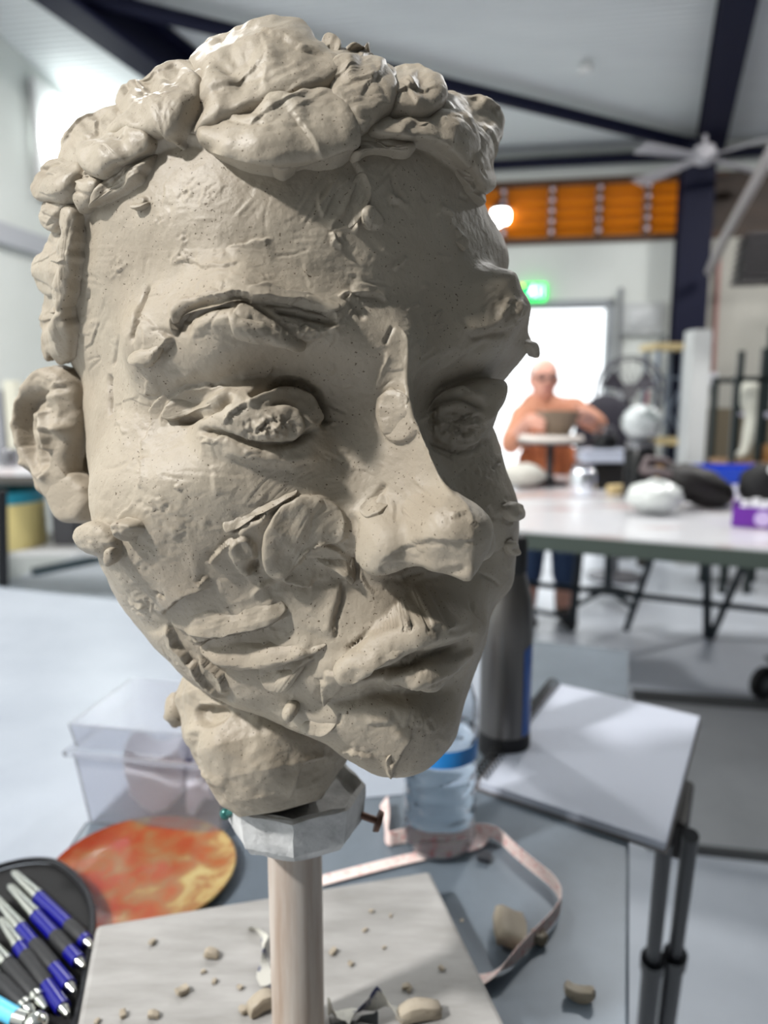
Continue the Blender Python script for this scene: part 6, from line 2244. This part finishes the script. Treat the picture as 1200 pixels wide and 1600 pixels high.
MB().lathe([(.001, 0), (trr * .96, 0), (trr, .02), (trr, ztop - zb - .07), (trr * .97, ztop - zb - .07), (trr * .95, .02), (.001, .012)], (tcx[0], ty + trr * 0, zb), 40, close=False).build('tub_body', mat('dull_yellow', (206, 190, 128), .5), o, smooth=True)
MB().lathe([(trr * .98, ztop - zb - .075), (trr * 1.01, ztop - zb - .07), (trr * 1.01, ztop - zb), (trr * .97, ztop - zb), (trr * .96, ztop - zb - .07)], (tcx[0], ty, zb), 40, close=False).build('tub_rim', mat('teal_plastic', (30, 128, 150), .45), o, smooth=True)
tag(MB().tube([at_y(-4, 905, 3.6) * np.array([1, 1, 0]), np.append(at_y(-3, 700, 3.6)[:2], .87)], .028, 10).build('black_post', mat('black_metal', (24, 26, 30)), smooth=True), 'black steel post at the left edge before the yellow tub', 'post')
for k, (u0, u1, v0, v1, c_, lab) in enumerate(((-40, 12, 610, 722, (150, 152, 158), 'grey box standing on the side bench at the left edge'), (16, 33, 595, 722, (214, 212, 196), 'cream upright panel on the side bench beside the ear'), (37, 62, 640, 722, (168, 172, 186), 'bluish grey carton on the side bench behind the ear'))):
    a, b = at_y(u0, 660, LY + .3), at_y(u1, 660, LY + .3)
    b[2] = at_y(u1, v0, LY + .3)[2]
    tag(MB().box(((a[0] + b[0]) / 2, LY + .3, (.902 + b[2]) / 2), (b[0] - a[0], .12, b[2] - .902), bevel=.006).build(['grey_box', 'cream_panel', 'grey_carton'][k], mat('left_%d' % k, c_, .5)), lab, ['box', 'panel', 'carton'][k])
q = at_y(12, 690, LY + .12); q[2] = .901
tag(MB().lathe([(.001, 0), (.05, 0), (.055, .10), (.05, .11), (.001, .11)], q, 20, close=False).build('steel_pot', mat('steel_lid', (150, 150, 156)), smooth=True), 'shiny steel pot in front of the boxes on the side bench', 'pot')
q = at_y(112, 870, LY + .2); q[2] = .4155
m = MB(); m.box(q + EZ * .13, (.14, .2, .26), bevel=.01)
tag(m.build('dark_crate', mat('crate_dark', (70, 70, 74), .6)), 'dark grey crate beside the yellow tub', 'crate')
tag(MB().bar(at_z(52, 894, .2), at_z(160, 872, .2), .05, .05).build('teal_bar', mat('teal_grey', (92, 110, 116), .5)), 'teal grey steel bar on the floor level behind the white sheet', 'bar')
# ================================================================== the potter behind the far table
PO = np.array([0.965, 4.22, 0.0])
potter = empty('person', PO, 'person in peach top, rust apron and glasses shaping a bowl at the far table', 'person')


def limbs(parts, name, m, voxel=0.014, parent=None, smooth_it=6):
    """tapered capsules and ellipsoids fused into one continuous skin"""
    mb = MB()
    for p in parts:
        if p[0] == 'c':
            _, pts, rs = p
            P = smooth([np.array(q, float) for q in pts], 1) if len(pts) > 2 else np.array(pts, float)
            R = np.interp(np.linspace(0, 1, len(P)), np.linspace(0, 1, len(rs)), rs)
            mb.tube([PO + q for q in P], list(R), 14)
            mb.blob(PO + P[0], float(R[0]), seg=14, rings=8); mb.blob(PO + P[-1], float(R[-1]), seg=14, rings=8)
        else:
            _, c, r = p[:3]
            mb.blob(PO + np.array(c), tuple(r), seg=20, rings=14, M=p[3] if len(p) > 3 else None)
    o = mb.build(name, m, parent or potter, smooth=True, angle=0)
    md = o.modifiers.new('remesh', 'REMESH'); md.mode = 'VOXEL'; md.voxel_size = voxel; md.use_smooth_shade = True
    md = o.modifiers.new('smooth', 'SMOOTH'); md.factor = .5; md.iterations = smooth_it
    return o


def pw(u_, v_, y):
    return at_y(u_, v_, y) - PO


Y0 = float(PO[1])
hd = pw(850, 592, Y0 - .10)
sL, sR = pw(898, 640, Y0 - .02), pw(817, 652, Y0 - .04)
eL, eR = pw(936, 664, Y0 - .16), pw(793, 700, Y0 - .14)
bw = BWL - PO + np.array([.035, 0, 0])
hL, hR = bw + np.array([.115, .02, .09]), bw + np.array([-.115, .03, .06])
M_skin = mat('skin', (214, 160, 142), .5)
hips = np.array([-.02, .04, .86])
body = [('e', hd, (.074, .092, .108)), ('e', hd + np.array([0, -.03, -.06]), (.055, .06, .055)), ('c', [hd + np.array([0, .02, -.06]), hd + np.array([.005, .05, -.15])], [.05, .055]),
        ('e', hd + np.array([0, -.095, -.015]), (.013, .018, .02)), ('e', hd + np.array([.075, .0, -.01]), (.012, .02, .028)), ('e', hd + np.array([-.075, .0, -.01]), (.012, .02, .028)),
        ('c', [hd + np.array([.005, .06, -.16]), hips + np.array([0, 0, .15]), hips], [.11, .13, .14]),
        ('c', [sL, hd + np.array([0, .06, -.15]), sR], [.062, .075, .062]),
        ('c', [sL, eL, hL + np.array([.01, .02, .01])], [.055, .046, .030]), ('c', [sR, eR, hR + np.array([-.01, .02, .01])], [.055, .046, .030]),
        ('c', [hips + np.array([.08, 0, -.02]), np.array([.09, 0, .45]), np.array([.10, .01, .08])], [.09, .065, .042]),
        ('c', [hips + np.array([-.08, 0, -.02]), np.array([-.10, 0, .45]), np.array([-.11, .01, .08])], [.09, .065, .042]),
        ('c', [np.array([.10, .02, .06]), np.array([.11, -.14, .035])], [.042, .03]), ('c', [np.array([-.11, .02, .06]), np.array([-.12, -.14, .035])], [.042, .03])]
for s, h in ((1, hL), (-1, hR)):
    body.append(('e', h, (.022, .044, .036)))
    for k, ln in enumerate((.058, .068, .064, .052)):
        z = .030 - k * .020
        body.append(('c', [h + np.array([0, -.03, z]), h + np.array([-s * .018, -.03 - ln * .6, z - .004]), h + np.array([-s * .040, -.03 - ln * .85, z - .008])], [.0095, .009, .0075]))
    body.append(('c', [h + np.array([-s * .006, -.005, .032]), h + np.array([-s * .036, -.022, .052]), h + np.array([-s * .056, -.035, .046])], [.011, .010, .008]))
limbs(body, 'body', M_skin, .009, smooth_it=3)
M_top = mat('peach_top', (200, 140, 112), .7)
limbs([('c', [hd + np.array([.005, .06, -.19]), hips + np.array([0, 0, .15]), hips + np.array([0, 0, -.02])], [.135, .148, .155]),
       ('c', [sL, hd + np.array([0, .06, -.19]), sR], [.074, .085, .074]),
       ('c', [sL, eL, eL + (hL - eL) * .55], [.070, .058, .044]), ('c', [sR, eR, eR + (hR - eR) * .55], [.070, .058, .044])], 'shirt', M_top, .013)
M_apr = mat('rust_apron', (186, 108, 66), .7, noise=((30, 30, 3), (160, 88, 52), .4, .6, 2))
limbs([('c', [hd + np.array([.0, -.055, -.26]), hips + np.array([0, -.085, .12]), hips + np.array([0, -.09, -.18])], [.085, .125, .14]),
       ('c', [hips + np.array([-.10, -.08, .10]), hips + np.array([.10, -.08, .10])], [.09, .09])], 'apron', M_apr, .013)
mb = MB()
for s in (-1, 1):
    mb.tube([PO + hd + np.array([s * .06, -.12, -.26]), PO + hd + np.array([s * .07, -.03, -.175]), PO + hd + np.array([s * .05, .07, -.15])], .010, 8)
mb.build('apron_strap', M_apr, potter, smooth=True)
M_jean = mat('denim', (54, 74, 108), .8)
limbs([('e', hips, (.17, .13, .12)), ('c', [hips + np.array([.08, 0, -.02]), np.array([.09, 0, .45]), np.array([.10, .01, .28])], [.105, .082, .075]),
       ('c', [hips + np.array([-.08, 0, -.02]), np.array([-.10, 0, .45]), np.array([-.11, .01, .28])], [.105, .082, .075])], 'jeans', M_jean, .014)
M_boot = mat('black_boot', (20, 19, 20), .5)
for s, x in ((1, .10), (-1, -.11)):
    limbs([('c', [np.array([x, .02, .30]), np.array([x, .025, .10])], [.062, .052]), ('c', [np.array([x, .03, .052]), np.array([x + s * .01, -.15, .042])], [.050, .040])], 'boot', M_boot, .011)
mb = MB(); mb.blob(PO + hd + np.array([0, .022, .030]), (.081, .090, .088), seg=24, rings=16)
for v_ in list(mb.bm.verts):
    if v_.co.z < (PO + hd)[2] + .02 and v_.co.y < (PO + hd)[1] + .0:
        v_.co.y = (PO + hd)[1] + .01
mb.build('hair', mat('pale_grey_hair', (222, 206, 200), .7), potter, smooth=True, angle=0)
gl_ = MB()
for s in (-1, 1):
    c = PO + hd + np.array([s * .030, -.098, .008])
    gl_.tube([c + np.array([.022 * math.cos(t), 0, .017 * math.sin(t)]) for t in np.linspace(0, 2 * math.pi, 17)], .0035, 6, cap=False)
    gl_.tube([c + np.array([s * .022, 0, .004]), c + np.array([s * .048, .09, .002])], .003, 6)
gl_.tube([PO + hd + np.array([-.010, -.10, .010]), PO + hd + np.array([.010, -.10, .010])], .003, 6)
gl_.build('glasses', mat('dark_frames', (52, 34, 46), .4), potter, smooth=True)
for s in (-1, 1):
    m = MB(); m.blob(PO + hd + np.array([s * .030, -.086, .006]), (.013, .009, .009), seg=12, rings=8); m.build('eye', mat('eye_dark', (70, 50, 50), .3), potter, smooth=True)
m = MB(); m.tube([PO + hd + np.array([-.024, -.083, -.058]), PO + hd + np.array([0, -.090, -.055]), PO + hd + np.array([.024, -.083, -.058])], [.004, .008, .004], 8); m.build('mouth', mat('lips', (176, 104, 100), .5), potter, smooth=True)
